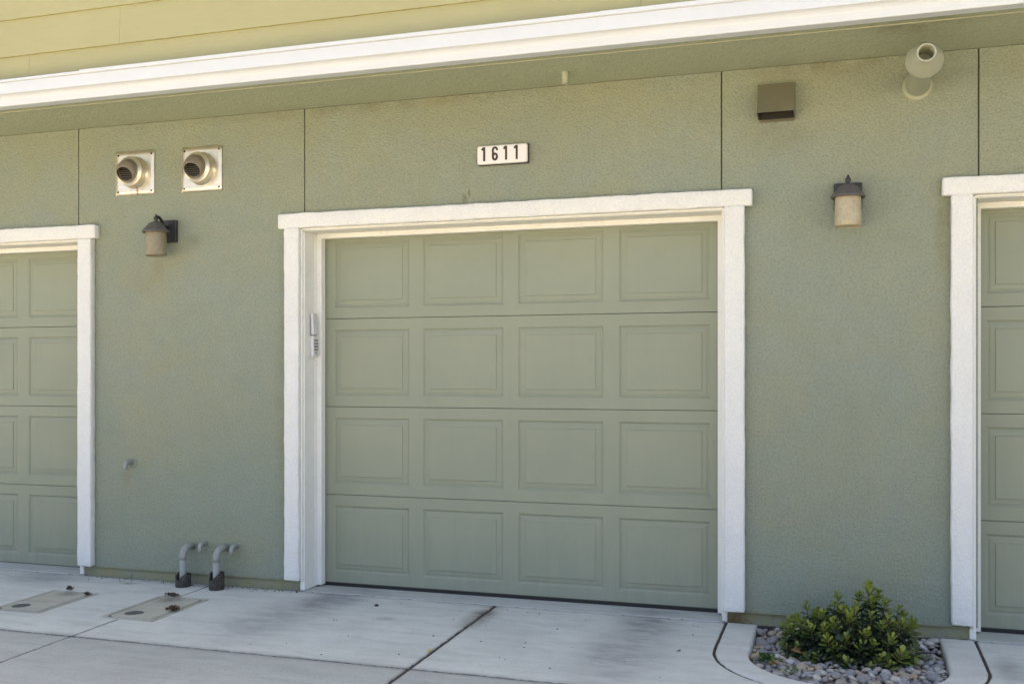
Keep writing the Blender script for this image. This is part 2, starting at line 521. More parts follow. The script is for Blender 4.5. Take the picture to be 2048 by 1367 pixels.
DOORS = [(-7.21, -4.71, -5.968), (-3.098, -0.599, -1.847), (0.595, 3.094, 1.825)]     # opening left, right, door centre
def thr_z(y): return -0.029
for a, b, c in DOORS:
    poly_slab('threshold_slab', [(a - 0.02, 0.005), (b + 0.02, 0.005), (b + 0.02, 0.32), (a - 0.02, 0.32)], 'threshold', driveway, zf=thr_z, wob=0.002)

def strip(name, pts, w, z_off, mat, parent, amp=0.003, step=0.012):
    """joint filler: narrow irregular ribbon with depth"""
    bm = bmesh.new()
    P = [Vector(pts[0])]
    for a, b in zip(pts[:-1], pts[1:]):
        a, b = Vector(a), Vector(b)
        k = max(1, int((b - a).length / step))
        P += [a.lerp(b, j / k) for j in range(1, k + 1)]
    prev = None
    for i, p in enumerate(P):
        d = (P[min(i + 1, len(P) - 1)] - P[max(i - 1, 0)]).normalized()
        nrm = Vector((-d.y, d.x))
        row = []
        for q in range(4):
            s_ = q / 3 - 0.5
            xy = p + nrm * (w * s_)
            zz = gz(xy.y) + z_off + amp * 1.6 * noise.noise(Vector((xy.x * 70, xy.y * 70, q * 0.7)))
            row.append(bm.verts.new((xy.x, xy.y, zz)))
        low = [bm.verts.new((row[0].co.x, row[0].co.y, row[0].co.z - 0.03)), bm.verts.new((row[3].co.x, row[3].co.y, row[3].co.z - 0.03))]
        full = [low[0]] + row + [low[1]]
        if prev:
            for a, b, c2, d2 in zip(prev[:-1], prev[1:], full[1:], full[:-1]):
                bm.faces.new((a, b, c2, d2))
        prev = full
    return bm_obj(name, bm, mat, parent)
strip('joint_filler', [(AX, -2.45), (AX, -0.005)], 0.018, -0.005, 'filler', driveway, amp=0.004)
mid_arc = [(0.008 + 0.600 * cos(a), -0.50 + 0.559 * sin(a)) for a in [pi + pi * k / 40 for k in range(41)]]
strip('joint_filler', [(mid_arc[0][0], -0.004)] + mid_arc + [(mid_arc[-1][0], -0.004)], 0.014, -0.006, 'filler', driveway, amp=0.003)
strip('joint_filler', [(-11, CYJ), (7, CYJ)], 0.012, -0.0045, 'filler', driveway, amp=0.004, step=0.012)
strip('joint_filler', [(BX, -2.45), (BX, -0.005)], 0.011, -0.005, 'filler', driveway, amp=0.002, step=0.02)
strip('joint_filler', [(-11, -0.001), (7, -0.001)], 0.013, -0.0055, 'filler', driveway, amp=0.004, step=0.012)

# ------------------------------------------------------------------ the building
B = tag(empty('garage_building', (0, 0, 0)), 'long building with sage stucco ground floor, white trimmed garage doors and cream siding above', 'building')
SOF = 2.863
JX = [-4.737, -3.083, -0.616, 0.622, 3.11]
jw = 0.0034
def wpanel(x0, x1, z0, z1):
    return box('stucco_panel', x0, x1, 0.0, 0.13, z0, z1, 'wall', B, 0.0025)
wpanel(-11.5, -7.19, 0.03, SOF - 0.002)
wpanel(-7.182, JX[0] - jw, 2.14, SOF - 0.002)
wpanel(JX[0] + jw, JX[1] - jw, 0.03, SOF - 0.002)
wpanel(JX[1] + jw, JX[2] - jw, 2.14, SOF - 0.002)
wpanel(JX[2] + jw, JX[3] - jw, 0.03, SOF - 0.002)
wpanel(JX[3] + jw, JX[4] - jw, 2.14, SOF - 0.002)
wpanel(JX[4] + jw, 7.5, 0.03, SOF - 0.002)
for x in JX:
    box('control_joint', x - 0.012, x + 0.012, 0.010, 0.06, 2.14, SOF - 0.004, 'dark_joint', B)
for x0, x1 in ((-11.5, -7.22), (-4.70, -3.108), (-0.589, 0.585), (3.104, 7.5)):
    box('foundation', x0, x1, 0.012, 0.2, -0.12, 0.03, 'foundation', B, 0.002)
    box('weep_screed', x0, x1, -0.006, 0.05, 0.026, 0.034, 'screed', B, 0.002)
# closed core so no light leaks from behind
box('light_block_core', -11.4, 7.4, 0.34, 8.0, -0.15, 2.9, 'core', B)
# soffit and cantilevered floor
FY = -0.585                         # face of the upper storey
box('soffit', -11.5, 7.5, -0.500, 0.2, SOF, SOF + 0.06, 'soffit', B)
box('soffit_edge_strip', -11.5, 7.5, FY + 0.001, -0.503, SOF - 0.006, SOF + 0.05, 'soffit', B, 0.003)
box('soffit_bead', -11.5, 7.5, -0.508, -0.495, SOF - 0.011, SOF + 0.05, 'soffit_bead', B, 0.003)
box('fascia', -11.5, 7.5, FY - 0.022, FY, 2.85, 3.0, 'gutter', B, 0.002)
box('upper_wall', -11.5, 7.5, FY, 8.0, SOF + 0.07, 5.4, 'siding', B)
box('added_shade_block', 0.9, 14.0, FY - 0.002, 8.0, 5.6, 7.4, 'siding', B)  # unseen taller block, added to shade the ground at right
box('upper_wall', 7.5, 14.0, FY, 8.0, 0, 5.4, 'siding', B)  # added beyond the view to carry the taller shading block
box('roof', 0.5, 14.4, FY - 0.35, 8.3, 7.4, 7.6, 'core', B, 0.01)  # top of the added shading block
box('roof', -11.9, 7.9, FY - 0.35, 8.3, 5.4, 5.58, 'core', B, 0.01)

# lap siding, board by board
def siding_board(x0, x1, zb, exp):
    bm = bmesh.new()
    yb, yt = FY - 0.020, FY - 0.007      # lower edge stands proud of the board below
    z1 = zb + exp + 0.02
    pr = [(yb, zb + 0.0015), (yb, zb + 0.004), (yt, z1), (FY - 0.0005, z1), (FY - 0.0005, zb), (yb + 0.0015, zb)]
    a = [bm.verts.new((x0, y, z)) for y, z in pr]
    b = [bm.verts.new((x1, y, z)) for y, z in pr]
    n = len(pr)
    for k in range(n):
        bm.faces.new((a[k], a[(k + 1) % n], b[(k + 1) % n], b[k]))
    bm.faces.new(a); bm.faces.new(b)
    bm_obj('siding_board', bm, 'siding', B)
EXP = 0.219
cuts = [[-8.2, -4.575, -0.93, 2.7], [-7.6, -3.93, -0.28, 3.4], [-8.9, -5.2, -1.55, 2.1], [-6.9, -3.2, 0.4, 4.1], [-8.2, -4.5, -0.9, 2.8], [-7.3, -3.6, 0.0, 3.7]]
for i, cs in enumerate(cuts):
    zb = 2.932 + EXP * i
    e = [-11.5] + cs + [7.5]
    for a, b in zip(e[:-1], e[1:]):
        siding_board(a + 0.0006, b - 0.0006, zb, EXP)

# gutter: pressed profile with lip, face, stepped lower face
def extrude_profile(name, prof, x0, x1, mat, parent, nseg=1, wob=0.0):
    bm = bmesh.new()
    rows = []
    for i in range(nseg + 1):
        x = x0 + (x1 - x0) * i / nseg
        rows.append([bm.verts.new((x, y + wob * noise.noise(Vector((x * 1.1, y, 3))), z + wob * noise.noise(Vector((x * 0.9, 2, z))))) for y, z in prof])
    for a, b in zip(rows[:-1], rows[1:]):
        for k in range(len(prof) - 1):
            bm.faces.new((a[k], a[k + 1], b[k + 1], b[k]))
    bm.faces.new(rows[0]); bm.faces.new(rows[-1])
    return bm_obj(name, bm, mat, parent)
gp_prof = [(-0.610, 2.838), (-0.668, 2.838), (-0.6715, 2.8405), (-0.6725, 2.845), (-0.6735, 2.858), (-0.6755, 2.870), (-0.680, 2.882), (-0.687, 2.8915), (-0.695, 2.897),
           (-0.7025, 2.8995), (-0.7045, 2.9015), (-0.7045, 2.964), (-0.703, 2.966), (-0.7105, 2.967), (-0.7125, 2.969), (-0.7125, 2.981), (-0.711, 2.983),
           (-0.700, 2.983), (-0.699, 2.976), (-0.697, 2.915), (-0.66, 2.85), (-0.613, 2.85)]
gut = [(-11.5, -4.11), (-4.112, -1.10), (-1.102, 2.0), (1.998, 7.5)]
extrude_profile('gutter', gp_prof, -11.5, 7.5, 'gutter', B, 60, 0.0025)
for k, (a, b) in enumerate(gut):
    off = (0.0, 0.004, 0.008, 0.004)[k]
    if k:
        extrude_profile('gutter_lip', [(-0.7145, 2.970), (-0.7145, 2.985 + off * 0.4), (-0.712, 2.987 + off * 0.4), (-0.640, 2.987 + off * 0.4), (-0.640, 2.986), (-0.7135, 2.984)], a, b, 'gutter', B, 10, 0.0015)
box('gutter_back', -11.5, 7.5, -0.613, -0.6075, 2.84, 3.02, 'dark_joint', B)

# ---- door surrounds
for di, (ol, orr, dc) in enumerate(DOORS):
    rough_box('trim_header', ol - 0.142, orr + 0.143, -0.047, 0.003, 2.142, 2.231, 'trim', B, 0.0032, 0.008, 0.035, di)
    for s, xe in ((-1, ol), (1, orr)):
        x0, x1 = (xe - 0.101, xe) if s < 0 else (xe, xe + 0.105)
        zb = 0.035 if di < 2 else 0.045
        rough_box('trim_leg', x0, x1, -0.046, 0.002, zb, 2.144, 'trim', B, 0.0032, 0.008, 0.035, di * 2 + s + 5)
        def bx(nm, a, b, y0, y1, z0, z1, bev=0.0025):
            xa, xb = (xe - s * 0.0 + (-s) * a, xe + (-s) * b)
            return box(nm, min(xa, xb), max(xa, xb), y0, y1, z0, z1, 'white_wood', B, bev)
        bx('jamb', -0.014, 0.016, -0.001, 0.26, -0.026, 2.128)
        bx('casing_bead', -0.002, 0.009, -0.018, -0.002, 0.03, 2.140, 0.004)
        bx('door_stop', 0.0165, 0.053, 0.138, 0.190, -0.018, 2.100)
        bx('jamb_bead', 0.0165, 0.022, 0.118, 0.1375, -0.02, 2.122, 0.002)
    box('head_jamb', ol - 0.01, orr + 0.01, -0.002, 0.26, 2.1285, 2.165, 'white_wood', B, 0.0025)
    box('head_bead', ol + 0.006, orr - 0.006, -0.019, -0.003, 2.132, 2.1425, 'white_wood', B, 0.004)
    box('head_stop', ol + 0.017, orr - 0.017, 0.139, 0.191, 2.0985, 2.128, 'white_wood', B, 0.0025)

# ---- garage doors
DY = 0.200
SEC = 0.5395
DW = 2.45
PW, PH, PP = 0.511, 0.410, 0.596
def ring_panel(w, h):
    """stamped raised panel: groove, sloping field, small step, flat centre"""
    bm = bmesh.new()
    # (inset, depth into door)
    prof = [(0.0, 0.0), (0.004, 0.0008), (0.011, 0.0075), (0.017, 0.0080), (0.023, 0.0052), (0.046, 0.0034), (0.0475, 0.0002), (0.049, -0.0006)]
    rings = []
    for ins, dpt in prof:
        a, b = w / 2 - ins, h / 2 - ins
        rings.append([bm.verts.new((x, dpt, z)) for x, z in ((-a, -b), (a, -b), (a, b), (-a, b))])
    for r0, r1 in zip(rings[:-1], rings[1:]):
        for k in range(4):
            bm.faces.new((r0[k], r0[(k + 1) % 4], r1[(k + 1) % 4], r1[k]))
    bm.faces.new(rings[-1])
    me = bpy.data.meshes.new('raised_panel')
    bmesh.ops.recalc_face_normals(bm, faces=bm.faces)
    bm.to_mesh(me); bm.free()
    # front must face -y
    if me.polygons[-1].normal.y > 0:
        me.flip_normals()
    me.materials.append(M['door'])
    return me
panel_me = ring_panel(PW, PH)
def section_mesh():
    bm = bmesh.new()
    xs_ = [-DW / 2]
    for k in range(4):
        c = (k - 1.5) * PP
        xs_ += [c - PW / 2, c + PW / 2]
    xs_.append(DW / 2)
    z0, z1 = 0.0022, SEC - 0.0022
    zs = [z0, SEC / 2 - PH / 2, SEC / 2 + PH / 2, z1]
    grid = {(i, j): bm.verts.new((x, 0, z)) for i, x in enumerate(xs_) for j, z in enumerate(zs)}
    for i in range(len(xs_) - 1):
        for j in range(3):
            if j == 1 and i % 2 == 1:
                continue
            bm.faces.new((grid[i, j], grid[i + 1, j], grid[i + 1, j + 1], grid[i, j + 1]))
    # rounded returns top and bottom
    for j, sgn in ((0, -1), (3, 1)):
        prev = [grid[i, j] for i in range(len(xs_))]
        for dy, dz in ((0.0012, 0.0006), (0.004, 0.0012), (0.03, 0.0012)):
            cur = [bm.verts.new((x, dy, zs[j] + sgn * dz)) for x in xs_]
            for i in range(len(xs_) - 1):
                bm.faces.new((prev[i], prev[i + 1], cur[i + 1], cur[i]))
            prev = cur
    me = bpy.data.meshes.new('door_section')
    bm.normal_update()
    bm.to_mesh(me); bm.free()
    me.materials.append(M['door'])
    return me
sec_me = section_mesh()
door_labels = ['sage green raised-panel garage door cut off by the left edge of the photo',
               'sage green raised-panel garage door below the house number',
               'sage green raised-panel garage door cut off by the right edge of the photo']
for di, (ol, orr, dc) in enumerate(DOORS):
    zb = 0.004 - (0.03 if di == 0 else 0.012)
    gd = box('garage_door', -DW / 2, DW / 2, 0.032, 0.05, 0.0, 4 * SEC, 'dark_inside', B)
    gd.location = (dc, DY, zb)
    tag(gd, door_labels[di])
    for r in range(4):
        s = link('door_section', sec_me, None, gd)
        s.location = (0, 0.0004 * ((r * 7) % 3 - 1), r * SEC)
        for k in range(4):
            p = link('raised_panel', panel_me, None, gd)
            p.location = ((k - 1.5) * PP, s.location.y, r * SEC + SEC / 2)
    # bottom seal
    sb = box('bottom_seal', -DW / 2, DW / 2, -0.004, 0.03, -0.034, 0.0012, 'black', gd, 0.006)
    ret = box('seal_retainer', -DW / 2, DW / 2, -0.0015, 0.02, -0.008, 0.0022, 'hood_paint', gd, 0.001)

# ------------------------------------------------------------------ things on the wall
# house number sign
SX, SZ = -1.8215, 2.4995
sg = tag(empty('house_number_sign', (SX, 0, SZ)), 'white house number sign reading 1611 above the middle garage door', 'sign')
def P(o, parent):       # parent keeping world position
    o.parent = parent
    o.matrix_parent_inverse = Matrix.Translation(-Vector(parent.location))
    return o
bm = box_bm(SX - 0.147, SX + 0.151, -0.018, -0.001, SZ - 0.056, SZ + 0.054, 0.006)
P(bm_obj('back_frame', bm, 'sign_black', None, True), sg)
bm = box_bm(SX - 0.147, SX + 0.147, -0.040, -0.012, SZ - 0.052, SZ + 0.052, 0.009)
P(bm_obj('face', bm, 'sign_white', None), sg)
def stroke2d(pts, w, y0, y1, n=3):
    """flat-ended thick stroke extruded between y0 and y1"""
    bm = bmesh.new()
    pts = [Vector(p) for p in pts]
    L, Rr = [], []
    for i, p in enumerate(pts):
        d = (pts[min(i + 1, len(pts) - 1)] - pts[max(i - 1, 0)]).normalized()
        nn = Vector((-d.y, d.x))
        L.append(p + nn * w / 2); Rr.append(p - nn * w / 2)
    closed = (pts[0] - pts[-1]).length < 1e-6
    fl = [bm.verts.new((p.x, y0, p.y)) for p in L]; fr = [bm.verts.new((p.x, y0, p.y)) for p in Rr]
    bl = [bm.verts.new((p.x, y1, p.y)) for p in L]; br = [bm.verts.new((p.x, y1, p.y)) for p in Rr]
    for i in range(len(pts) - 1):
        bm.faces.new((fl[i], fl[i + 1], fr[i + 1], fr[i]))
        bm.faces.new((fl[i], bl[i], bl[i + 1], fl[i + 1]))
        bm.faces.new((fr[i], fr[i + 1], br[i + 1], br[i]))
    for i in (0, -1):
        bm.faces.new((fl[i], fr[i], br[i], bl[i]))
    return bm
def digit(ch, cx, cz, h):
    w = 0.0115
    bm = bmesh.new()
    def add(b2):
        me = bpy.data.meshes.new('t'); b2.to_mesh(me); b2.free(); bm.from_mesh(me); bpy.data.meshes.remove(me)
    if ch == '1':
        add(stroke2d([(cx, cz - h / 2), (cx, cz + h / 2)], w, -0.0425, -0.040))
        add(stroke2d([(cx - 0.0145, cz + h / 2 - 0.0165), (cx - 0.004, cz + h / 2 - 0.004)], w * 0.95, -0.0423, -0.040))
    else:
        rx = 0.0120
        lowc, rl = cz - h / 2 + 0.022, 0.016
        ov = [(cx + rx * cos(a), cz - h / 2 + 0.0215 + 0.0165 * sin(a)) for a in [2 * pi * k / 28 for k in range(29)]]
        add(stroke2d(ov, w, -0.0425, -0.040))
        top = [(cx - rx, cz - h / 2 + 0.0215), (cx - rx, cz + h / 2 - 0.0175)] + \
              [(cx + rx * cos(a), cz + h / 2 - 0.0175 + 0.0115 * sin(a)) for a in [pi - pi * k / 14 for k in range(1, 15)]] + [(cx + rx, cz + h / 2 - 0.0215)]
        add(stroke2d(top, w, -0.0427, -0.040))
    return bm
for ch, fx in zip('1611', (0.148, 0.365, 0.588, 0.800)):
    P(bm_obj('digit', digit(ch, SX - 0.147 + 0.294 * fx, SZ + 0.004, 0.078), 'sign_black'), sg)

# wall lanterns
def lantern_glass(name, k, grime):
    t = NT(name)
    v = t.coord((1, 1, 0.8), which='World')
    n1 = t.noise(v, 30, 5, 0.7, 0.8)
    n2 = t.noise(v, 70, 4, 0.6)
    c = t.ramp(n1, [(0.3, (0.36 * k, 0.315 * k, 0.20 * k)), (0.5, (0.44 * k, 0.395 * k, 0.265 * k)), (0.7, (0.51 * k, 0.465 * k, 0.325 * k))])
    c = t.mix(t.ramp(n2, [(0.5, 0.0), (0.72, grime)]), c, (0.20, 0.14, 0.08))
    m = t.out(c, 0.45, t.bump(n1, 0.2, 0.002), spec=0.4)
    t.b.inputs['Subsurface Weight'].default_value = 0.15
    t.b.inputs['Subsurface Radius'].default_value = (0.02, 0.015, 0.01)
    return m
M['glass'] = lantern_glass('mottled_cream_glass', 0.86, 0.3)
M['glass_dirty'] = lantern_glass('mottled_grimy_amber_glass', 0.52, 0.5)
def lantern(cx, label, glass):
    L = tag(empty('wall_lantern', (cx, 0, 2.165)), label, 'wall lamp', 'wall lanterns between the garage doors')
    ly = -0.128
    def add(nm, bm, mat, smooth=True): return P(bm_obj(nm, bm, mat, None, smooth), L)
    add('backplate', box_bm(cx - 0.069, cx + 0.069, -0.024, -0.0005, 2.094, 2.234, 0.006), 'lantern_metal', False)
    add('shade', lathe_bm([(0.0615, 2.150), (0.0635, 2.10), (0.0640, 2.02), (0.0635, 2.003), (0.060, 1.999), (0.057, 2.003), (0.057, 2.14)], (cx, ly, 0), 'z', 40), glass)
    add('shade_floor', lathe_bm([(0.0575, 2.006), (0.001, 2.006)], (cx, ly, 0), 'z', 32), glass)
    add('cap', lathe_bm([(0.060, 2.146), (0.080, 2.140), (0.083, 2.144), (0.082, 2.151), (0.073, 2.163), (0.062, 2.174), (0.052, 2.189), (0.044, 2.198),
                         (0.036, 2.203), (0.028, 2.207), (0.018, 2.211), (0.001, 2.212)], (cx, ly, 0), 'z', 40), 'lantern_cap')
    add('finial', lathe_bm([(0.012, 2.210), (0.009, 2.217), (0.013, 2.223), (0.0145, 2.231), (0.011, 2.240), (0.006, 2.246), (0.007, 2.250), (0.001, 2.258)], (cx, ly, 0), 'z', 18), 'lantern_metal')
    arm = [(cx, -0.02, 2.185), (cx, -0.045, 2.192), (cx, -0.062, 2.208), (cx, -0.078, 2.228), (cx, -0.098, 2.243), (cx, -0.118, 2.243), (cx, ly, 2.234)]
    add('arm', tube_bm(arm, [0.011, 0.010, 0.0095, 0.009, 0.0085, 0.008, 0.007], 12), 'lantern_metal')
    for sx in (-0.03, 0.03):
        add('screw', lathe_bm([(0.006, 0.0), (0.006, 0.003), (0.003, 0.0055), (0.0005, 0.006)], (cx + sx, -0.024, 2.115), '-y', 12), 'lantern_metal')
    return L
lantern(-4.043, 'dark metal wall lantern with frosted amber shade below the two round vents', 'glass_dirty')
lantern(0.0155, 'dark metal wall lantern with paler cream shade on the wall above the shrub', 'glass')

# dryer vents
def vent_metal():
    t = NT('stained_galvanised_metal')
    v = t.coord(which='World')
    n1 = t.noise(v, 11, 5, 0.65, 0.4)
    n2 = t.noise(t.coord((20, 1, 3), which='World'), 2, 5, 0.65)
    c = t.ramp(n1, [(0.3, (0.60, 0.55, 0.43)), (0.55, (0.74, 0.69, 0.56)), (0.75, (0.80, 0.76, 0.64))])
    c = t.mix(t.ramp(n2, [(0.60, 0.0), (0.78, 0.45)]), c, (0.34, 0.22, 0.10))
    for cx, cz in ((-4.275, 2.437), (-4.27, 2.42)):
        c = t.mix(t.math('MULTIPLY', gauss(t, v, (cx, 0, cz), (0.012, 1, 0.045)), 0.8), c, (0.30, 0.17, 0.06))
    return t.out(c, 0.34, t.bump(n1, 0.12, 0.004), metal=0.8, spec=0.5)
M['vent'] = vent_metal()
M['hood_metal'] = paint('taupe_aged_metal', (0.19, 0.168, 0.125), 0.42, 0.2, 0.0, 14)
M['slat'] = paint('dark_aged_slat', (0.085, 0.076, 0.058), 0.5, 0.2)
def vent(cx, cz, label, seed):
    V = tag(empty('round_wall_vent', (cx, 0, cz)), label, 'vent', 'round vents on square metal plates')
    def add(nm, bm, mat, smooth=True): return P(bm_obj(nm, bm, mat, None, smooth), V)
    hw, hh = 0.1455, 0.140
    bm = box_bm(cx - hw, cx + hw, -0.006, 0.0, cz - hh, cz + hh, 0)
    bmesh.ops.subdivide_edges(bm, edges=[e for e in bm.edges if abs((e.verts[0].co - e.verts[1].co).x) + abs((e.verts[0].co - e.verts[1].co).z) > 0.1], cuts=10, use_grid_fill=True)
    for v in bm.verts:
        v.co.y -= 0.0025 * (1 + noise.noise(v.co * 7 + Vector((seed, 0, 0)))) if v.co.y < -0.003 else 0
    add('plate', bm, 'vent')
    for sx in (-1, 1):
        for sz in (-1, 1):
            add('screw', lathe_bm([(0.0065, -0.001), (0.0065, 0.004), (0.0005, 0.0045)], (cx + sx * 0.125, -0.006, cz + sz * 0.117), '-y', 12), 'dark_inside')
    oz = cz + 0.002
    add('collar', lathe_bm([(0.104, 0.004), (0.102, 0.012), (0.092, 0.016), (0.090, 0.046), (0.094, 0.050), (0.095, 0.060), (0.090, 0.064), (0.080, 0.066), (0.078, 0.072), (0.074, 0.074)],
                           (cx, 0, oz), '-y', 44), 'vent')
    add('inner_ring', lathe_bm([(0.075, 0.070), (0.073, 0.082), (0.070, 0.086), (0.062, 0.086), (0.060, 0.070)], (cx, 0, oz), '-y', 44), 'hood_metal')
    # cowl: upper part of a rounded hood, cut off obliquely so that the grille shows below
    bm = bmesh.new()
    n, mth = 36, 12
    rows = []
    for j in range(mth + 1):
        ph = (pi / 2) * j / mth                   # 0 at rim, 90 at nose
        rr = 0.070 * cos(ph) ** 0.85 if j < mth else 0.0004
        dd = 0.082 + 0.050 * sin(ph)
        rows.append([bm.verts.new((cx + rr * cos(2 * pi * k / n), -dd, oz + rr * sin(2 * pi * k / n))) for k in range(n)])
    for a, b in zip(rows[:-1], rows[1:]):
        for k in range(n):
            bm.faces.new((a[k], a[(k + 1) % n], b[(k + 1) % n], b[k]))
    bmesh.ops.bisect_plane(bm, geom=bm.verts[:] + bm.edges[:] + bm.faces[:], plane_co=(cx, -0.132, oz + 0.014), plane_no=(0, -0.86, -0.51), clear_outer=True)
    hood = add('hood', bm, 'hood_metal')
    sm = hood.modifiers.new('thickness', 'SOLIDIFY'); sm.thickness = 0.0025; sm.offset = -1
    add('throat', lathe_bm([(0.064, 0.076), (0.001, 0.070)], (cx, 0, oz), '-y', 32), 'dark_inside')
    for k in range(8):
        zz = oz - 0.050 + 0.0135 * k
        half_w = math.sqrt(max(0.0, 0.062 ** 2 - (zz - oz) ** 2))
        bm = box_bm(cx - half_w, cx + half_w, -0.094, -0.078, zz - 0.002, zz + 0.002, 0)
        for v in bm.verts:
            if v.co.y < -0.086: v.co.z -= 0.006
        add('slat', bm, 'slat', False)
    return V
vent(-4.2935, 2.5475, 'round hooded vent on a square metal plate with rust streak, left of the pair', 1)
vent(-3.798, 2.543, 'round hooded vent on a square metal plate, right of the pair', 5)

# square damper hood
H = tag(empty('box_vent_hood', (-0.335, 0, 2.68)), 'olive painted square vent hood on the wall above the right lantern', 'vent')
bm = bmesh.new()
xa, xb = -0.425, -0.243
def hood_side(x):
    return [bm.verts.new(p) for p in ((x, 0.0, 2.765), (x, -0.052, 2.757), (x, -0.104, 2.602), (x, -0.104, 2.588), (x, 0.0, 2.588))]
A_, B_ = hood_side(xa), hood_side(xb)
bm.faces.new((A_[0], A_[1], B_[1], B_[0])); bm.faces.new((A_[1], A_[2], B_[2], B_[1]))
bm.faces.new(A_[:3] + [A_[3], A_[4]]); bm.faces.new(B_[:3] + [B_[3], B_[4]])
shell = P(bm_obj('hood_shell', bm, 'hood_paint'), H)
sm = shell.modifiers.new('thickness', 'SOLIDIFY'); sm.thickness = 0.003; sm.offset = 0
P(box('bottom_lip', xa + 0.004, xb - 0.004, -0.012, 0.0, 2.574, 2.590, 'hood_paint', None, 0.001), H)
P(box('damper_flap', xa + 0.006, xb - 0.006, -0.040, -0.038, 2.580, 2.72, 'dark_inside', None), H)

# concentric vent terminal: straight pipe, flared head with a round mouth
CV = tag(empty('flue_terminal', (0.344, 0, 2.70)), 'large sage painted flue pipe with flared head sticking out under the soffit', 'flue')
def cadd(nm, bm, mat): return P(bm_obj(nm, bm, mat, None, True), CV)
cadd('wall_collar', lathe_bm([(0.072, 0.0), (0.072, 0.005), (0.067, 0.010), (0.056, 0.013), (0.051, 0.010)], (0.344, 0, 2.70), '-y', 40), 'green_pvc')
cadd('pipe', lathe_bm([(0.052, -0.02), (0.052, 0.42)], (0.344, 0, 2.70), '-y', 40), 'green_pvc')
cadd('flared_head', lathe_bm([(0.053, 0.385), (0.057, 0.387), (0.080, 0.428), (0.0825, 0.433), (0.0825, 0.444), (0.080, 0.450), (0.0445, 0.530), (0.0425, 0.536), (0.0425, 0.560), (0.041, 0.563), (0.035, 0.563), (0.033, 0.56), (0.033, 0.40)], (0.346, 0, 2.70), '-y', 48), 'green_pvc')
cadd('pipe_bore', lathe_bm([(0.0328, 0.43), (0.001, 0.43)], (0.346, 0, 2.70), '-y', 24), 'green_pvc')

# drain stub under the soffit
ds = tag(bm_obj('drain_stub', lathe_bm([(0.0, 0.04), (0.0185, 0.04), (0.0185, -0.066), (0.0165, -0.066), (0.0165, 0.0)], (-1.402, -0.235, SOF), 'z', 20), 'green_pvc', None, True),
         'short sage painted drain pipe hanging from the soffit', 'pipe')

# keypad on the jamb of the middle door
KX, KY = -3.0815, 0.088
K = tag(empty('garage_keypad', (KX, KY, 1.5)), 'pale grey keypad with its cover flipped up on the left jamb', 'keypad')
def kadd(nm, bm, mat): return P(bm_obj(nm, bm, mat), K)
kadd('body', box_bm(KX, KX + 0.026, KY - 0.030, KY + 0.030, 1.373, 1.505, 0.008), 'keypad_grey')
cov = box_bm(-0.009, 0.009, -0.029, 0.029, 0.0, 0.132, 0.006)
bmesh.ops.rotate(cov, verts=cov.verts, cent=(0, 0, 0), matrix=Matrix.Rotation(R(-3), 3, 'Y'))
bmesh.ops.translate(cov, verts=cov.verts, vec=(KX + 0.020, KY - 0.002, 1.508))
kadd('flip_cover', cov, 'keypad_grey')
kadd('hinge', tube_bm([(KX + 0.012, KY - 0.028, 1.507), (KX + 0.012, KY + 0.028, 1.507)], 0.006, 10), 'button')
for r in range(5):
    for c in range(3):
        if r == 4 and c != 1: continue
        kadd('button', box_bm(KX + 0.0255, KX + 0.0285, KY - 0.021 + c * 0.016, KY - 0.011 + c * 0.016, 1.470 - r * 0.019, 1.481 - r * 0.019, 0.001), 'button')

# ------------------------------------------------------------------ pipes out of the wall
def bend(p0, d0, d1, r, n=8):
    """quarter bend from p0 going d0 turning to d1"""
    p0, d0, d1 = Vector(p0), Vector(d0), Vector(d1)
    c = p0 + d1 * r
    return [c + (-d1 * cos(a) + d0 * sin(a)) * r for a in [pi / 2 * k / n for k in range(n + 1)]]
def conduit(cx, ytop, z, r, sleeve_h, label, seed):
    o = tag(empty('wall_pipe', (cx, ytop, gz(ytop))), label, 'pipe', 'grey pipes turning down from the wall')
    path = [(cx, 0.02, z), (cx, ytop + 0.055, z)] + [tuple(p) for p in bend((cx, ytop + 0.055, z), (0, -1, 0), (0, 0, -1), 0.055)][1:]
    P(bm_obj('elbow', tube_bm(path + [(cx, ytop, z - 0.072)], r * 1.04, 20), 'grey_pvc', None, True), o)
    P(bm_obj('straight_pipe', tube_bm([(cx, ytop, z - 0.070), (cx, ytop, gz(ytop) - 0.03)], r * 0.99, 20), 'grey_pvc', None, True), o)
    P(bm_obj('wall_seal', tube_bm([(cx, -0.006, z), (cx, 0.01, z)], r * 1.25, 14), 'wall', None, True), o)
    bm = bmesh.new()
    n = 24
    rows = []
    zb = gz(ytop)
    for rr, top in ((0.046, False), (0.046, True), (0.037, True), (0.037, False)):
        row = []
        for k in range(n):
            a = 2 * pi * k / n
            front = max(0.0, cos(a + pi / 2 + 0.35))
            h = sleeve_h * (1 - 0.45 * front ** 3) + 0.012 * noise.noise(Vector((cos(a) * 3, sin(a) * 3, seed)))
            q = 1 + 0.06 * noise.noise(Vector((cos(a) * 4, sin(a) * 4, seed + 3)))
            row.append(bm.verts.new((cx + rr * q * cos(a), ytop + 0.004 + rr * q * sin(a), zb + (h if top else -0.02))))
        rows.append(row)
    for a, b in zip(rows[:-1], rows[1:]):
        for k in range(n):
            bm.faces.new((a[k], a[(k + 1) % n], b[(k + 1) % n], b[k]))
    P(bm_obj('sleeve', bm, 'sleeve', None, True), o)
    return o
t = NT('weathered_black_sleeve')
_v = t.coord((1, 1, 0.25), which='World')
_n = t.noise(_v, 120, 4, 0.7)
_n2 = t.noise(t.coord(which='World'), 50, 5, 0.7)
_c = t.ramp(_n, [(0.35, (0.022, 0.019, 0.015)), (0.6, (0.05, 0.045, 0.035)), (0.72, (0.22, 0.20, 0.15))])
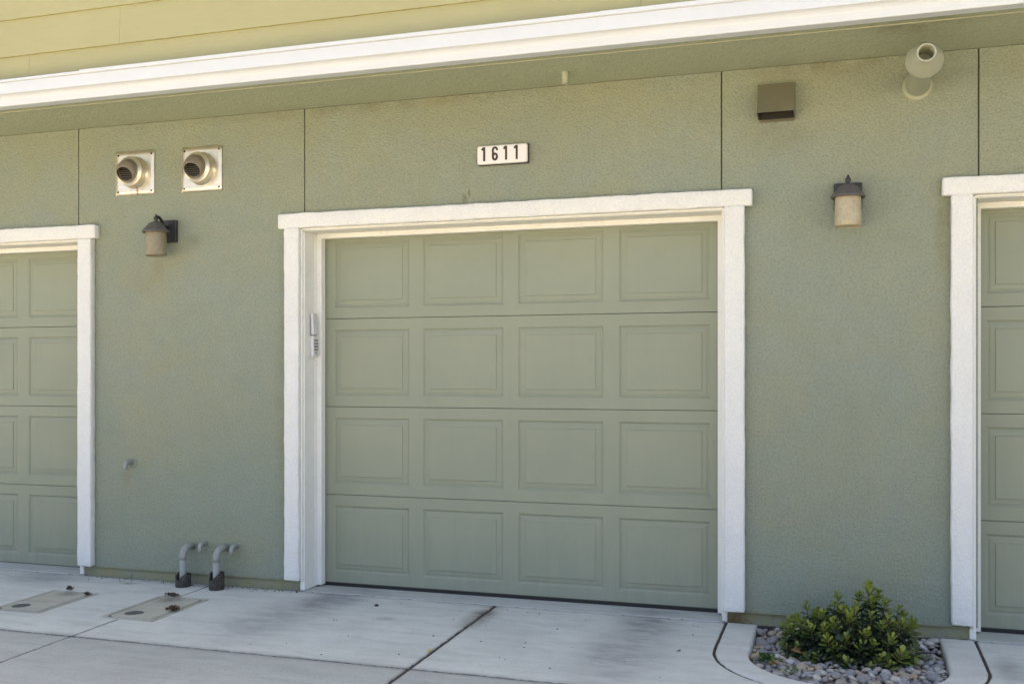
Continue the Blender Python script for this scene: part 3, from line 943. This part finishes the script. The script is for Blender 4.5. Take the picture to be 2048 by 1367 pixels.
_c = t.mix(t.ramp(_n2, [(0.55, 0.0), (0.7, 0.5)]), _c, (0.16, 0.14, 0.08))
M['sleeve'] = t.out(_c, 0.9, t.bump(_n, 0.8, 0.004))
conduit(-3.868, -0.100, 0.205, 0.0205, 0.078, 'grey elbow pipe rising from a black sleeve, nearer the left door', 1)
conduit(-3.622, -0.112, 0.208, 0.0205, 0.102, 'grey elbow pipe rising from a black sleeve, nearer the middle door', 2)
def stub(cx, z, out, drop, r, label):
    o = tag(empty('pipe_stub', (cx, 0, z)), label, 'pipe', 'short grey pipe stubs turning down on the wall')
    path = [(cx, 0.02, z), (cx, -out + 0.022, z)] + [tuple(p) for p in bend((cx, -out + 0.022, z), (0, -1, 0), (0, 0, -1), 0.022, 6)][1:] + [(cx, -out, z - drop)]
    bm = tube_bm(path, r, 16, caps=False)
    ob = P(bm_obj('bent_pipe', bm, 'grey_pvc', None, True), o)
    sm = ob.modifiers.new('wall', 'SOLIDIFY'); sm.thickness = 0.002
    P(bm_obj('wall_seal', tube_bm([(cx, -0.005, z), (cx, 0.01, z)], r * 1.3, 12), 'wall', None, True), o)
stub(-3.772, 0.224, 0.062, 0.050, 0.0135, 'short grey pipe stub between the two black-sleeved pipes')
stub(-3.550, 0.219, 0.062, 0.048, 0.0135, 'short grey pipe stub right of both black-sleeved pipes')
stub(-4.325, 0.712, 0.060, 0.044, 0.0145, 'lone small grey pipe stub high on the left wall')

# ------------------------------------------------------------------ utility boxes in the drive
def rounded(x0, x1, y0, y1, r, n=5):
    out = []
    for cx, cy, a0 in ((x1 - r, y0 + r, -pi / 2), (x1 - r, y1 - r, 0), (x0 + r, y1 - r, pi / 2), (x0 + r, y0 + r, pi)):
        out += [(cx + r * cos(a0 + pi / 2 * k / n), cy + r * sin(a0 + pi / 2 * k / n)) for k in range(n + 1)]
    return out
def utility_box(b, cap, label):
    (x0, y0), (x1, y1) = b[0], b[2]
    o = tag(empty('utility_box', ((x0 + x1) / 2, (y0 + y1) / 2, gz(y0))), label, 'utility box', 'concrete utility boxes set in the driveway')
    e = 0.007
    fr = poly_slab('rim', [(x0 + e, y0 + e), (x1 - e, y0 + e), (x1 - e, y1 - e), (x0 + e, y1 - e)], 'box_conc', None,
                   holes=[rounded(x0 + 0.023, x1 - 0.023, y0 + 0.023, y1 - 0.023, 0.03)], dz=0.001, bev=0.004)
    P(fr, o)
    lid = poly_slab('lid', rounded(x0 + 0.036, x1 - 0.036, y0 + 0.036, y1 - 0.036, 0.026), 'box_conc', None, dz=0.0025, bev=0.005, wob=0.001,
                    holes=[[(cap[0] + 0.052 * cos(2 * pi * k / 24), cap[1] + 0.052 * sin(2 * pi * k / 24)) for k in range(24)]])
    P(lid, o)
    P(poly_slab('reader_cap', [(cap[0] + 0.0495 * cos(2 * pi * k / 24), cap[1] + 0.0495 * sin(2 * pi * k / 24)) for k in range(24)], 'cap_grey', None, dz=0.000, bev=0.004, wob=0), o)
    P(box('pit', x0 + 0.001, x1 - 0.001, y0 + 0.001, y1 - 0.001, gz(y0) - 0.09, gz(y0) - 0.009, 'filler', None), o)
M['cap_grey'] = paint('dark_grey_iron', (0.085, 0.088, 0.09), 0.6, 0.25, 0.4, 40)
utility_box(box1, (-4.462, -0.775), 'tan concrete utility box cover with round cap, farther from the pipes')
utility_box(box2, (-3.728, -0.730), 'tan concrete utility box cover with round cap, just in front of the pipes')

# ------------------------------------------------------------------ planter
arc = [pi + pi * k / 48 for k in range(49)]
outer = [(-0.586, -0.004)] + [(0.008 + 0.594 * cos(a), -0.50 + 0.553 * sin(a)) for a in arc] + [(0.602, -0.004)]
inner = [(-0.430, -0.004)] + [(0.008 + 0.436 * cos(a), -0.53 + 0.395 * sin(a)) for a in arc] + [(0.444, -0.004)]
planter = tag(empty('planter_bed', (0, -0.4, -0.09)), 'rounded planter bed of river pebbles with a concrete curb against the wall', 'planter')
cb = poly_slab('curb', outer + inner[::-1], 'curb', None, thick=0.14, bev=0.013, dz=0.003, wob=0.0012, step=0.03)
P(cb, planter)
bm = bmesh.new()
vs = [bm.verts.new((x, y, -0.125)) for x, y in inner]
bm.faces.new(vs)
P(bm_obj('soil', bm, 'soil'), planter)

def pebble_mat():
    t = NT('river_pebble')
    oi = t.n('ShaderNodeObjectInfo')
    v = t.coord()
    base = t.ramp(oi.outputs['Random'], [(0.0, (0.19, 0.20, 0.21)), (0.20, (0.31, 0.315, 0.32)), (0.36, (0.24, 0.23, 0.22)), (0.50, (0.42, 0.405, 0.375)),
                                         (0.64, (0.36, 0.30, 0.22)), (0.76, (0.21, 0.215, 0.225)), (0.88, (0.43, 0.32, 0.185)), (1.0, (0.55, 0.54, 0.515))])
    n1 = t.noise(v, 2.5, 5, 0.65, 0.6)
    c = t.mix(t.ramp(n1, [(0.35, 0.5), (0.6, 0.0)]), base, (0.14, 0.13, 0.115))
    n2 = t.noise(v, 14, 3, 0.6)
    c = t.mix(t.ramp(n2, [(0.6, 0.0), (0.75, 0.35)]), c, (0.42, 0.41, 0.39))
    return t.out(c, 0.72, t.bump(n2, 0.15, 0.05), spec=0.35)
M['pebble'] = pebble_mat()
peb_me = []
for k in range(8):
    bm = bmesh.new()
    bmesh.ops.create_icosphere(bm, subdivisions=3, radius=1.0)
    for v in bm.verts:
        q = v.co * 0.9 + Vector((k * 7.3, 0, 0))
        v.co *= 1 + 0.16 * noise.noise(q) + 0.05 * noise.noise(q * 2.3)
        v.co.z = math.copysign(abs(v.co.z) ** 0.9, v.co.z)
    me = bpy.data.meshes.new('pebble')
    bm.to_mesh(me); bm.free()
    for p in me.polygons: p.use_smooth = True
    me.materials.append(M['pebble'])
    peb_me.append(me)
rng = random.Random(11)
def in_bed(x, y, m=0.0):
    if abs(x - 0.008) > 0.436 - m or y > -0.01 - m: return False
    if y > -0.53: return True
    return ((x - 0.008) / (0.436 - m)) ** 2 + ((y + 0.53) / (0.395 - m)) ** 2 < 1
placed = []
tries = 0
SHX, SHY = 0.012, -0.33
while tries < 60000 and len(placed) < 300:
    tries += 1
    x, y = rng.uniform(-0.43, 0.45), rng.uniform(-0.93, -0.01)
    r = rng.choice([0.015, 0.018, 0.020, 0.023, 0.027, 0.031]) * rng.uniform(0.9, 1.12)
    if not in_bed(x, y, r * 0.8): continue
    dd = math.hypot((x - SHX) / 1.2, y - SHY)
    if dd < 0.15 or (y > -0.2 and abs(x) < 0.22): continue
    ok = True
    for (px, py, pr) in placed:
        if (px - x) ** 2 + (py - y) ** 2 < (0.86 * (pr + r)) ** 2:
            ok = False; break
    if ok: placed.append((x, y, r))
base_me = []
def put_pebble(x, y, z, r):
    o = bpy.data.objects.new('pebble', rng.choice(peb_me))
    col.objects.link(o)
    o.location = (x, y, z)
    a = rng.uniform(0.85, 1.35); b = rng.uniform(0.75, 1.0); c = rng.uniform(0.45, 0.72)
    o.scale = (r * a, r * b, r * c)
    o.rotation_euler = (rng.gauss(0, 0.28), rng.gauss(0, 0.28), rng.uniform(0, 6.28))
    P(o, planter)
for (x, y, r) in placed:
    hb = -0.070 + 0.030 * max(0.0, 1 - abs(y) / 0.22) + 0.012 * noise.noise(Vector((x * 6, y * 6, 0)))
    put_pebble(x, y, hb + rng.uniform(-0.008, 0.008), r)
# lower layer of pebbles that only shows in the gaps
bm = bmesh.new()
for k in range(700):
    x, y = rng.uniform(-0.43, 0.45), rng.uniform(-0.93, -0.01)
    if not in_bed(x, y, 0.012): continue
    r = rng.uniform(0.014, 0.024)
    m4 = Matrix.Translation((x, y, -0.098 + 0.025 * max(0.0, 1 - abs(y) / 0.22))) @ Matrix.Rotation(rng.uniform(0, 6), 4, 'Z') @ Matrix.Diagonal((r * 1.2, r, r * 0.65, 1))
    bmesh.ops.create_icosphere(bm, subdivisions=2, radius=1.0, matrix=m4)
P(tag(bm_obj('small_pebbles', bm, 'pebble', None, True), kind='stuff'), planter)

# ------------------------------------------------------------------ shrub
def leaf_mat(name, c0, c1, rough=0.42):
    t = NT(name)
    oi = t.n('ShaderNodeObjectInfo')
    v = t.coord(which='World')
    n1 = t.noise(v, 22, 3, 0.6)
    f = t.math('ADD', t.math('MULTIPLY', oi.outputs['Random'], 0.5), t.math('MULTIPLY', n1, 0.6))
    c = t.ramp(f, [(0.25, c0), (0.75, c1)])
    m = t.out(c, rough, None, spec=0.45)
    t.b.inputs['Transmission Weight'].default_value = 0.0
    # thin leaf: part of the light passes through
    tr = t.n('ShaderNodeBsdfTranslucent')
    t.l(c, tr.inputs['Color'])
    mx = t.n('ShaderNodeMixShader'); mx.inputs[0].default_value = 0.28
    outn = t.t.nodes['Material Output']
    t.l(t.b.outputs[0], mx.inputs[1]); t.l(tr.outputs[0], mx.inputs[2]); t.l(mx.outputs[0], outn.inputs['Surface'])
    return m
M['leaf_new'] = leaf_mat('young_leaf', (0.125, 0.180, 0.024), (0.32, 0.35, 0.052))
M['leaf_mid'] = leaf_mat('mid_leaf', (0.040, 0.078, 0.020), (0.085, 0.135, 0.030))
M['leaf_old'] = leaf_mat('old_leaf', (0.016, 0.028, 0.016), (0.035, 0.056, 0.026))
M['leaf_dead'] = leaf_mat('dry_leaf', (0.16, 0.075, 0.025), (0.30, 0.17, 0.07), 0.8)
M['bark'] = paint('shrub_bark', (0.11, 0.075, 0.045), 0.85, 0.4, 0.5, 60)
def leaf_verts(L, W, curl, cup):
    """obovate leaf along +x, cupped across, curled along"""
    prof = [(0.0, 0.06), (0.25, 0.30), (0.5, 0.68), (0.72, 0.97), (0.88, 0.85), (1.0, 0.25)]
    V, F = [], []
    for i, (u, w) in enumerate(prof):
        x = L * u; z = curl * L * u * u
        for s in (-1, 0, 1):
            V.append(Vector((x, s * W * w / 2, z + cup * W * w * abs(s))))
    for i in range(len(prof) - 1):
        for s in (0, 1):
            a = i * 3 + s
            F.append((a, a + 1, a + 4, a + 3))
    return V, F
leaf_me = {}
for kind in ('leaf_new', 'leaf_mid', 'leaf_old', 'leaf_dead'):
    for q in range(3):
        cu = {'leaf_new': (0.10, 0.02, -0.06), 'leaf_mid': (-0.05, -0.15, -0.25), 'leaf_old': (-0.2, -0.3, -0.4), 'leaf_dead': (-0.5, -0.3, 0.3)}[kind][q]
        V, F = leaf_verts(1.0, 0.44 + 0.05 * q, cu, 0.16 - 0.03 * q)
        me = bpy.data.meshes.new('leaf'); me.from_pydata([tuple(v) for v in V], [], F)
        for p in me.polygons: p.use_smooth = True
        me.materials.append(M[kind]); leaf_me[kind, q] = me
sh = tag(empty('shrub', (SHX, SHY, -0.085)), 'low leafy shrub with yellow-green tips growing in the pebble planter', 'shrub')
rs = random.Random(5)
# rosette tips, from the photo's outline: (x, y, z) of the tip and vigour
tips = [(0.105, -0.30, 0.275, 1.1), (0.150, -0.25, 0.235, 0.9), (0.190, -0.33, 0.215, 1.0), (-0.030, -0.30, 0.225, 1.05), (-0.005, -0.36, 0.185, 1.0), (-0.185, -0.27, 0.155, 0.9),
        (-0.215, -0.33, 0.115, 1.0), (-0.285, -0.33, 0.055, 1.0), (0.265, -0.30, 0.160, 1.0), (0.305, -0.36, 0.130, 1.05), (0.255, -0.40, 0.140, 0.9), (0.17, -0.42, 0.125, 1.0),
        (-0.095, -0.38, 0.140, 1.1), (-0.055, -0.44, 0.125, 1.1), (-0.15, -0.44, 0.085, 1.1), (-0.10, -0.47, 0.100, 1.0), (0.03, -0.42, 0.155, 1.0), (0.085, -0.45, 0.085, 1.0),
        (0.20, -0.46, 0.065, 0.9), (0.245, -0.50, 0.005, 1.15), (0.30, -0.43, 0.020, 1.1), (0.315, -0.36, 0.035, 1.0), (0.15, -0.52, -0.005, 1.0), (0.02, -0.55, -0.035, 1.05),
        (-0.045, -0.50, 0.015, 0.9), (-0.20, -0.46, 0.005, 0.9), (-0.275, -0.42, 0.000, 0.9), (-0.12, -0.53, -0.01, 0.8), (0.08, -0.50, 0.03, 0.9), (0.31, -0.47, -0.03, 0.9),
        (-0.24, -0.38, 0.06, 0.9), (0.06, -0.35, 0.20, 0.9), (0.12, -0.38, 0.165, 0.9), (-0.13, -0.33, 0.145, 0.9), (0.22, -0.36, 0.10, 0.9), (0.0, -0.48, 0.07, 0.9),
        (-0.22, -0.22, 0.08, 0.9), (0.0, -0.20, 0.15, 0.9), (0.2, -0.18, 0.14, 0.9), (0.28, -0.22, 0.07, 0.9), (-0.1, -0.18, 0.10, 0.9), (0.1, -0.17, 0.17, 0.9),
        (-0.01, -0.52, -0.02, 0.8), (0.2, -0.54, -0.03, 0.85), (0.11, -0.555, -0.045, 0.8), (-0.17, -0.50, -0.03, 0.8), (-0.27, -0.30, -0.01, 0.8),
        (0.130, -0.33, 0.215, 0.95), (-0.055, -0.33, 0.185, 0.95), (0.235, -0.31, 0.185, 0.95), (-0.135, -0.31, 0.150, 0.95), (-0.255, -0.34, 0.085, 0.9), (0.075, -0.31, 0.235, 0.9),
        (0.20, -0.40, 0.165, 0.95), (0.05, -0.39, 0.175, 0.95), (-0.20, -0.40, 0.10, 0.95), (0.29, -0.31, 0.10, 0.95), (0.13, -0.47, 0.05, 0.9), (-0.08, -0.50, 0.05, 0.9)]
leaves = []       # (matrix, kind, variant, visibility)
branches = bmesh.new()
for ti, (tx, ty, tz, vg) in enumerate(tips):
    tz = tz * 0.95 - 0.006
    tip = Vector((tx + rs.uniform(-.008, .008), ty, tz + rs.uniform(-.01, .008)))
    vg *= rs.uniform(0.82, 1.1)
    root = Vector((SHX + (tx - SHX) * 0.25 + rs.uniform(-0.03, 0.03), SHY + (ty - SHY) * 0.25, -0.10))
    midp = root.lerp(tip, 0.55) + Vector(((tx - SHX) * 0.18, (ty - SHY) * 0.18, -0.01))
    tube_bm([root, midp, tip], [0.005, 0.0035, 0.0018], 6, branches)
    ax = (tip - midp).normalized()
    ax = (ax + Vector((0, -0.12, 0.55))).normalized()
    s1 = ax.orthogonal().normalized(); s2 = ax.cross(s1)
    nl = int(26 * vg)
    ph0 = rs.uniform(0, 6.28)
    for i in range(nl):
        t_ = i / (nl - 1)                         # 0 = youngest at the tip
        phi = ph0 + i * 2.39996 + rs.uniform(-0.2, 0.2)
        el = R(64 - 80 * t_ + rs.uniform(-10, 10))  # young leaves upright, old ones spread
        rad = s1 * cos(phi) + s2 * sin(phi)
        d = (rad * cos(el) + ax * sin(el)).normalized()
        up = (ax * cos(el) - rad * sin(el)).normalized()
        side = up.cross(d)
        L = (0.031 + 0.018 * min(1.0, t_ * 1.6)) * vg * (1.12 - 0.3 * rs.random()) * rs.uniform(0.85, 1.15)
        W = L * rs.uniform(1.0, 1.28)
        pos = tip - ax * (0.085 * t_ * vg) + rad * 0.003
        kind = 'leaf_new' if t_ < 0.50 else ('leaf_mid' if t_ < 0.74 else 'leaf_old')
        if tz < 0.03 and rs.random() < 0.35 and kind == 'leaf_new': kind = 'leaf_mid'
        m = Matrix(((d.x * L, side.x * W, up.x * L, pos.x), (d.y * L, side.y * W, up.y * L, pos.y), (d.z * L, side.z * W, up.z * L, pos.z), (0, 0, 0, 1)))
        leaves.append((m, kind, rs.randrange(3), -ty * 1.3 + tz + 0.1 * (1 - t_)))
# older inner foliage on the twigs
for i in range(950):
    a, u = rs.uniform(0, 6.28), math.sqrt(rs.uniform(0.05, 1.0))
    x = SHX + 0.27 * u * cos(a); y = SHY + 0.20 * u * sin(a)
    ztop = 0.17 - 0.20 * u * u
    z = rs.uniform(-0.085, max(-0.06, ztop))
    d = Vector((cos(a) + rs.uniform(-.7, .7), sin(a) + rs.uniform(-.7, .7) - 0.2, rs.uniform(-0.5, 0.6))).normalized()
    up = (Vector((0, 0, 1)) - d * d.z).normalized()
    up = (up + Vector((rs.uniform(-.5, .5), rs.uniform(-.7, .3), 0))).normalized()
    side = up.cross(d).normalized(); up = d.cross(side)
    L = rs.uniform(0.030, 0.048); W = L * rs.uniform(0.9, 1.15)
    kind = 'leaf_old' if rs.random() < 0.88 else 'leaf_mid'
    if z < -0.05 and rs.random() < 0.07: kind = 'leaf_dead'
    m = Matrix(((d.x * L, side.x * W, up.x * L, x), (d.y * L, side.y * W, up.y * L, y), (d.z * L, side.z * W, up.z * L, z), (0, 0, 0, 1)))
    leaves.append((m, kind, rs.randrange(3), -y - 0.45))
P(bm_obj('branches', branches, 'bark', None, True), sh)
leaves.sort(key=lambda q: -q[3])
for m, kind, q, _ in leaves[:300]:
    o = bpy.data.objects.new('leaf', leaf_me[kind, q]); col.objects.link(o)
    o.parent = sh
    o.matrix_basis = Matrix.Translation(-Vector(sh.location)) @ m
bmr = bmesh.new()
mats = ['leaf_new', 'leaf_mid', 'leaf_old', 'leaf_dead']
for m, kind, q, _ in leaves[300:]:
    src = leaf_me[kind, q]
    vs = [bmr.verts.new(m @ v.co) for v in src.vertices]
    for p in src.polygons:
        f = bmr.faces.new([vs[i] for i in p.vertices]); f.material_index = mats.index(kind); f.smooth = True
me = bpy.data.meshes.new('foliage'); bmr.to_mesh(me); bmr.free()
for k in mats: me.materials.append(M[k])
P(tag(link('foliage', me), kind='stuff'), sh)

# small weeds among the pebbles
def weed(x, y, n, size, label, seed):
    r_ = random.Random(seed)
    o = tag(empty('weed', (x, y, -0.07)), label, 'weed', 'small green weeds among the pebbles')
    bm = bmesh.new()
    for i in range(n):
        a = r_.uniform(0, 6.28); el = R(r_.uniform(15, 75)); d = Vector((cos(a) * cos(el), sin(a) * cos(el), sin(el)))
        side = Vector((-sin(a), cos(a), 0)); up = d.cross(side)
        b0 = Vector((x + r_.gauss(0, size * 0.45), y + r_.gauss(0, size * 0.35), -0.058 + r_.uniform(0, size * 0.35)))
        L = size * r_.uniform(0.35, 0.7)
        V, F = leaf_verts(L, L * 0.5, -0.2, 0.1)
        vs = [bm.verts.new(b0 + d * v.x + side * v.y + up * v.z) for v in V]
        for f in F: bm.faces.new([vs[k] for k in f])
    P(bm_obj('leaves', bm, 'weed', None, True), o)
M['weed'] = leaf_mat('weed_leaf', (0.05, 0.105, 0.02), (0.11, 0.19, 0.045))
weed(-0.350, -0.60, 60, 0.058, 'small green weed in the pebbles near the left curb', 1)
weed(-0.225, -0.75, 22, 0.040, 'tiny green weed in the pebbles at the front left of the planter', 2)
weed(0.355, -0.36, 20, 0.040, 'small green weed in the pebbles near the right curb', 3)

M['dark_bit'] = paint('dark_debris', (0.05, 0.04, 0.03), 0.9, 0.3)
def dry_leaf(x, y, z, L, rz, tilt, label, kind='leaf_dead', group=None):
    V, F = leaf_verts(L, L * 0.55, 0.25, 0.2)
    me = bpy.data.meshes.new('fallen_leaf'); me.from_pydata([tuple(v) for v in V], [], F)
    o = link('fallen_leaf', me, kind, None, True, (x, y, z))
    o.rotation_euler = (tilt, 0.1, rz)
    sm = o.modifiers.new('thickness', 'SOLIDIFY'); sm.thickness = 0.0008
    return tag(o, label, 'leaf')
dry_leaf(-0.335, -0.715, -0.035, 0.042, 0.4, 0.3, 'rust brown fallen leaf at the curb beside the left weed')
dry_leaf(-0.19, -0.50, -0.030, 0.060, 2.2, -0.4, 'brown fallen leaf at the foot of the shrub, left side')
dry_leaf(-0.762, -0.612, gz(-0.6) + 0.004, 0.026, 0.3, 0.0, 'small dark leaf lying on the pale slab left of the planter', 'dark_bit')
M['yellow_bit'] = paint('yellow_leaf', (0.55, 0.45, 0.08), 0.7, 0.1)
dry_leaf(-1.884, -0.965, gz(-0.96) + 0.002, 0.036, 1.45, 0.0, 'tiny yellow leaf in the wide driveway joint', 'yellow_bit')

# dry debris on the utility boxes
def clump(x, y, n, size, label, seed, zrise=0.02):
    r_ = random.Random(seed)
    o = tag(empty('dry_leaf_clump', (x, y, gz(y))), label, 'dry leaves', 'dry brown leaf clumps on the utility boxes')
    bm = bmesh.new()
    for i in range(n):
        a = r_.uniform(0, 6.28); el = R(r_.uniform(-5, 40)); d = Vector((cos(a) * cos(el), sin(a) * cos(el), sin(el)))
        side = Vector((-sin(a), cos(a), 0.3)).normalized(); up = d.cross(side)
        b0 = Vector((x + r_.gauss(0, size * 0.5), y + r_.gauss(0, size * 0.3), gz(y) + 0.003 + r_.uniform(0, zrise) * 0.45))
        L = r_.uniform(0.009, 0.016)
        V, F = leaf_verts(L, L * 0.8, 0.5, 0.5)
        vs = [bm.verts.new(b0 + d * v.x + side * v.y + up * v.z) for v in V]
        for f in F: bm.faces.new([vs[k] for k in f])
    P(bm_obj('dry_leaves', bm, 'clump', None, True), o)
    bm = bmesh.new()
    for i in range(3):
        a = r_.uniform(0, 6.28)
        p0 = Vector((x + r_.gauss(0, size * 0.4), y + r_.gauss(0, size * 0.3), gz(y) + 0.003))
        tube_bm([p0, p0 + Vector((cos(a) * 0.012, sin(a) * 0.012, 0.012)), p0 + Vector((cos(a) * 0.026, sin(a) * 0.026, 0.015))], 0.0009, 5, bm)
    P(bm_obj('stems', bm, 'clump', None), o)
M['clump'] = paint('dry_brown_leaf', (0.15, 0.095, 0.055), 0.85, 0.5, 0.0, 80)
clump(-4.462, -0.395, 44, 0.018, 'dry brown leaf clump on the back edge of the farther utility box', 1, 0.035)
clump(-4.262, -0.475, 30, 0.013, 'dry leaf clump on the right edge of the farther utility box', 2)
clump(-3.765, -0.345, 70, 0.046, 'dry leaves along the back edge of the utility box by the pipes', 3, 0.012)
clump(-3.545, -0.640, 110, 0.038, 'dark dry leaf clump on the right edge of the utility box by the pipes', 4, 0.03)

# dry grass under the right trim leg
tg = tag(empty('dry_grass_tuft', (-0.55, 0.0, -0.03)), 'dry brown grass tuft under the trim beside the planter curb', 'grass')
r_ = random.Random(9)
bm = bmesh.new()
for i in range(46):
    p0 = Vector((-0.555 + r_.gauss(0, 0.02), -0.004 + r_.uniform(-0.01, 0.006), -0.03))
    dx, dz = r_.uniform(-0.03, 0.10), r_.uniform(0.02, 0.07)
    tube_bm([p0, p0 + Vector((dx * 0.4, r_.uniform(-0.02, 0), dz)), p0 + Vector((dx, r_.uniform(-0.03, 0), dz * r_.uniform(0.2, 1.0)))], [0.0009, 0.0008, 0.0004], 4, bm)
P(bm_obj('blades', bm, paint('dry_grass', (0.26, 0.17, 0.07), 0.9, 0.4, 0, 40), None), tg)
sp = bmesh.new()
bmesh.ops.create_icosphere(sp, subdivisions=2, radius=0.011, matrix=Matrix.Translation((-2.509, -0.209, gz(-0.209) + 0.004)) @ Matrix.Diagonal((1.2, 0.9, 0.7, 1)))
for v in sp.verts: v.co += Vector((0.003, 0.003, 0.002)) * noise.noise(v.co * 150)
tag(bm_obj('pebble_chip', sp, 'dark_bit', None), 'small dark stone chip on the slab before the middle door', 'stone')

bm = bmesh.new()
r_ = random.Random(21)
for i in range(170):
    x = r_.choice([r_.uniform(-4.6, -3.1), r_.uniform(-4.6, -3.1), r_.uniform(-3.0, -0.65)])
    y = -0.012 - abs(r_.gauss(0, 0.035)) if x < -3.1 else r_.uniform(-1.15, -0.02)
    q = r_.uniform(0.0015, 0.0042)
    bmesh.ops.create_icosphere(bm, subdivisions=1, radius=q, matrix=Matrix.Translation((x, y, gz(y) + q * 0.4)) @ Matrix.Diagonal((r_.uniform(0.8, 1.8), 1, 0.7, 1)))
tag(bm_obj('grit', bm, 'dark_bit'), 'dark grit scattered on the slabs and along the wall base', 'grit', kind='stuff')
bm = bmesh.new()
for i in range(60):
    x, y = r_.uniform(-0.40, 0.42), r_.uniform(-0.86, -0.05)
    if not in_bed(x, y, 0.03): continue
    a = r_.uniform(0, 6.28); d = Vector((cos(a), sin(a), r_.uniform(-0.3, 0.3))).normalized(); side = Vector((-sin(a), cos(a), 0)); up = d.cross(side)
    L = r_.uniform(0.012, 0.03)
    V, F = leaf_verts(L, L * 0.5, 0.3, 0.3)
    b0 = Vector((x, y, -0.052 + 0.03 * max(0.0, 1 - abs(y) / 0.22)))
    vs = [bm.verts.new(b0 + d * v.x + side * v.y + up * v.z) for v in V]
    for f in F: bm.faces.new([vs[k] for k in f])
P(tag(bm_obj('leaf_litter', bm, 'clump', None, True), kind='stuff'), planter)
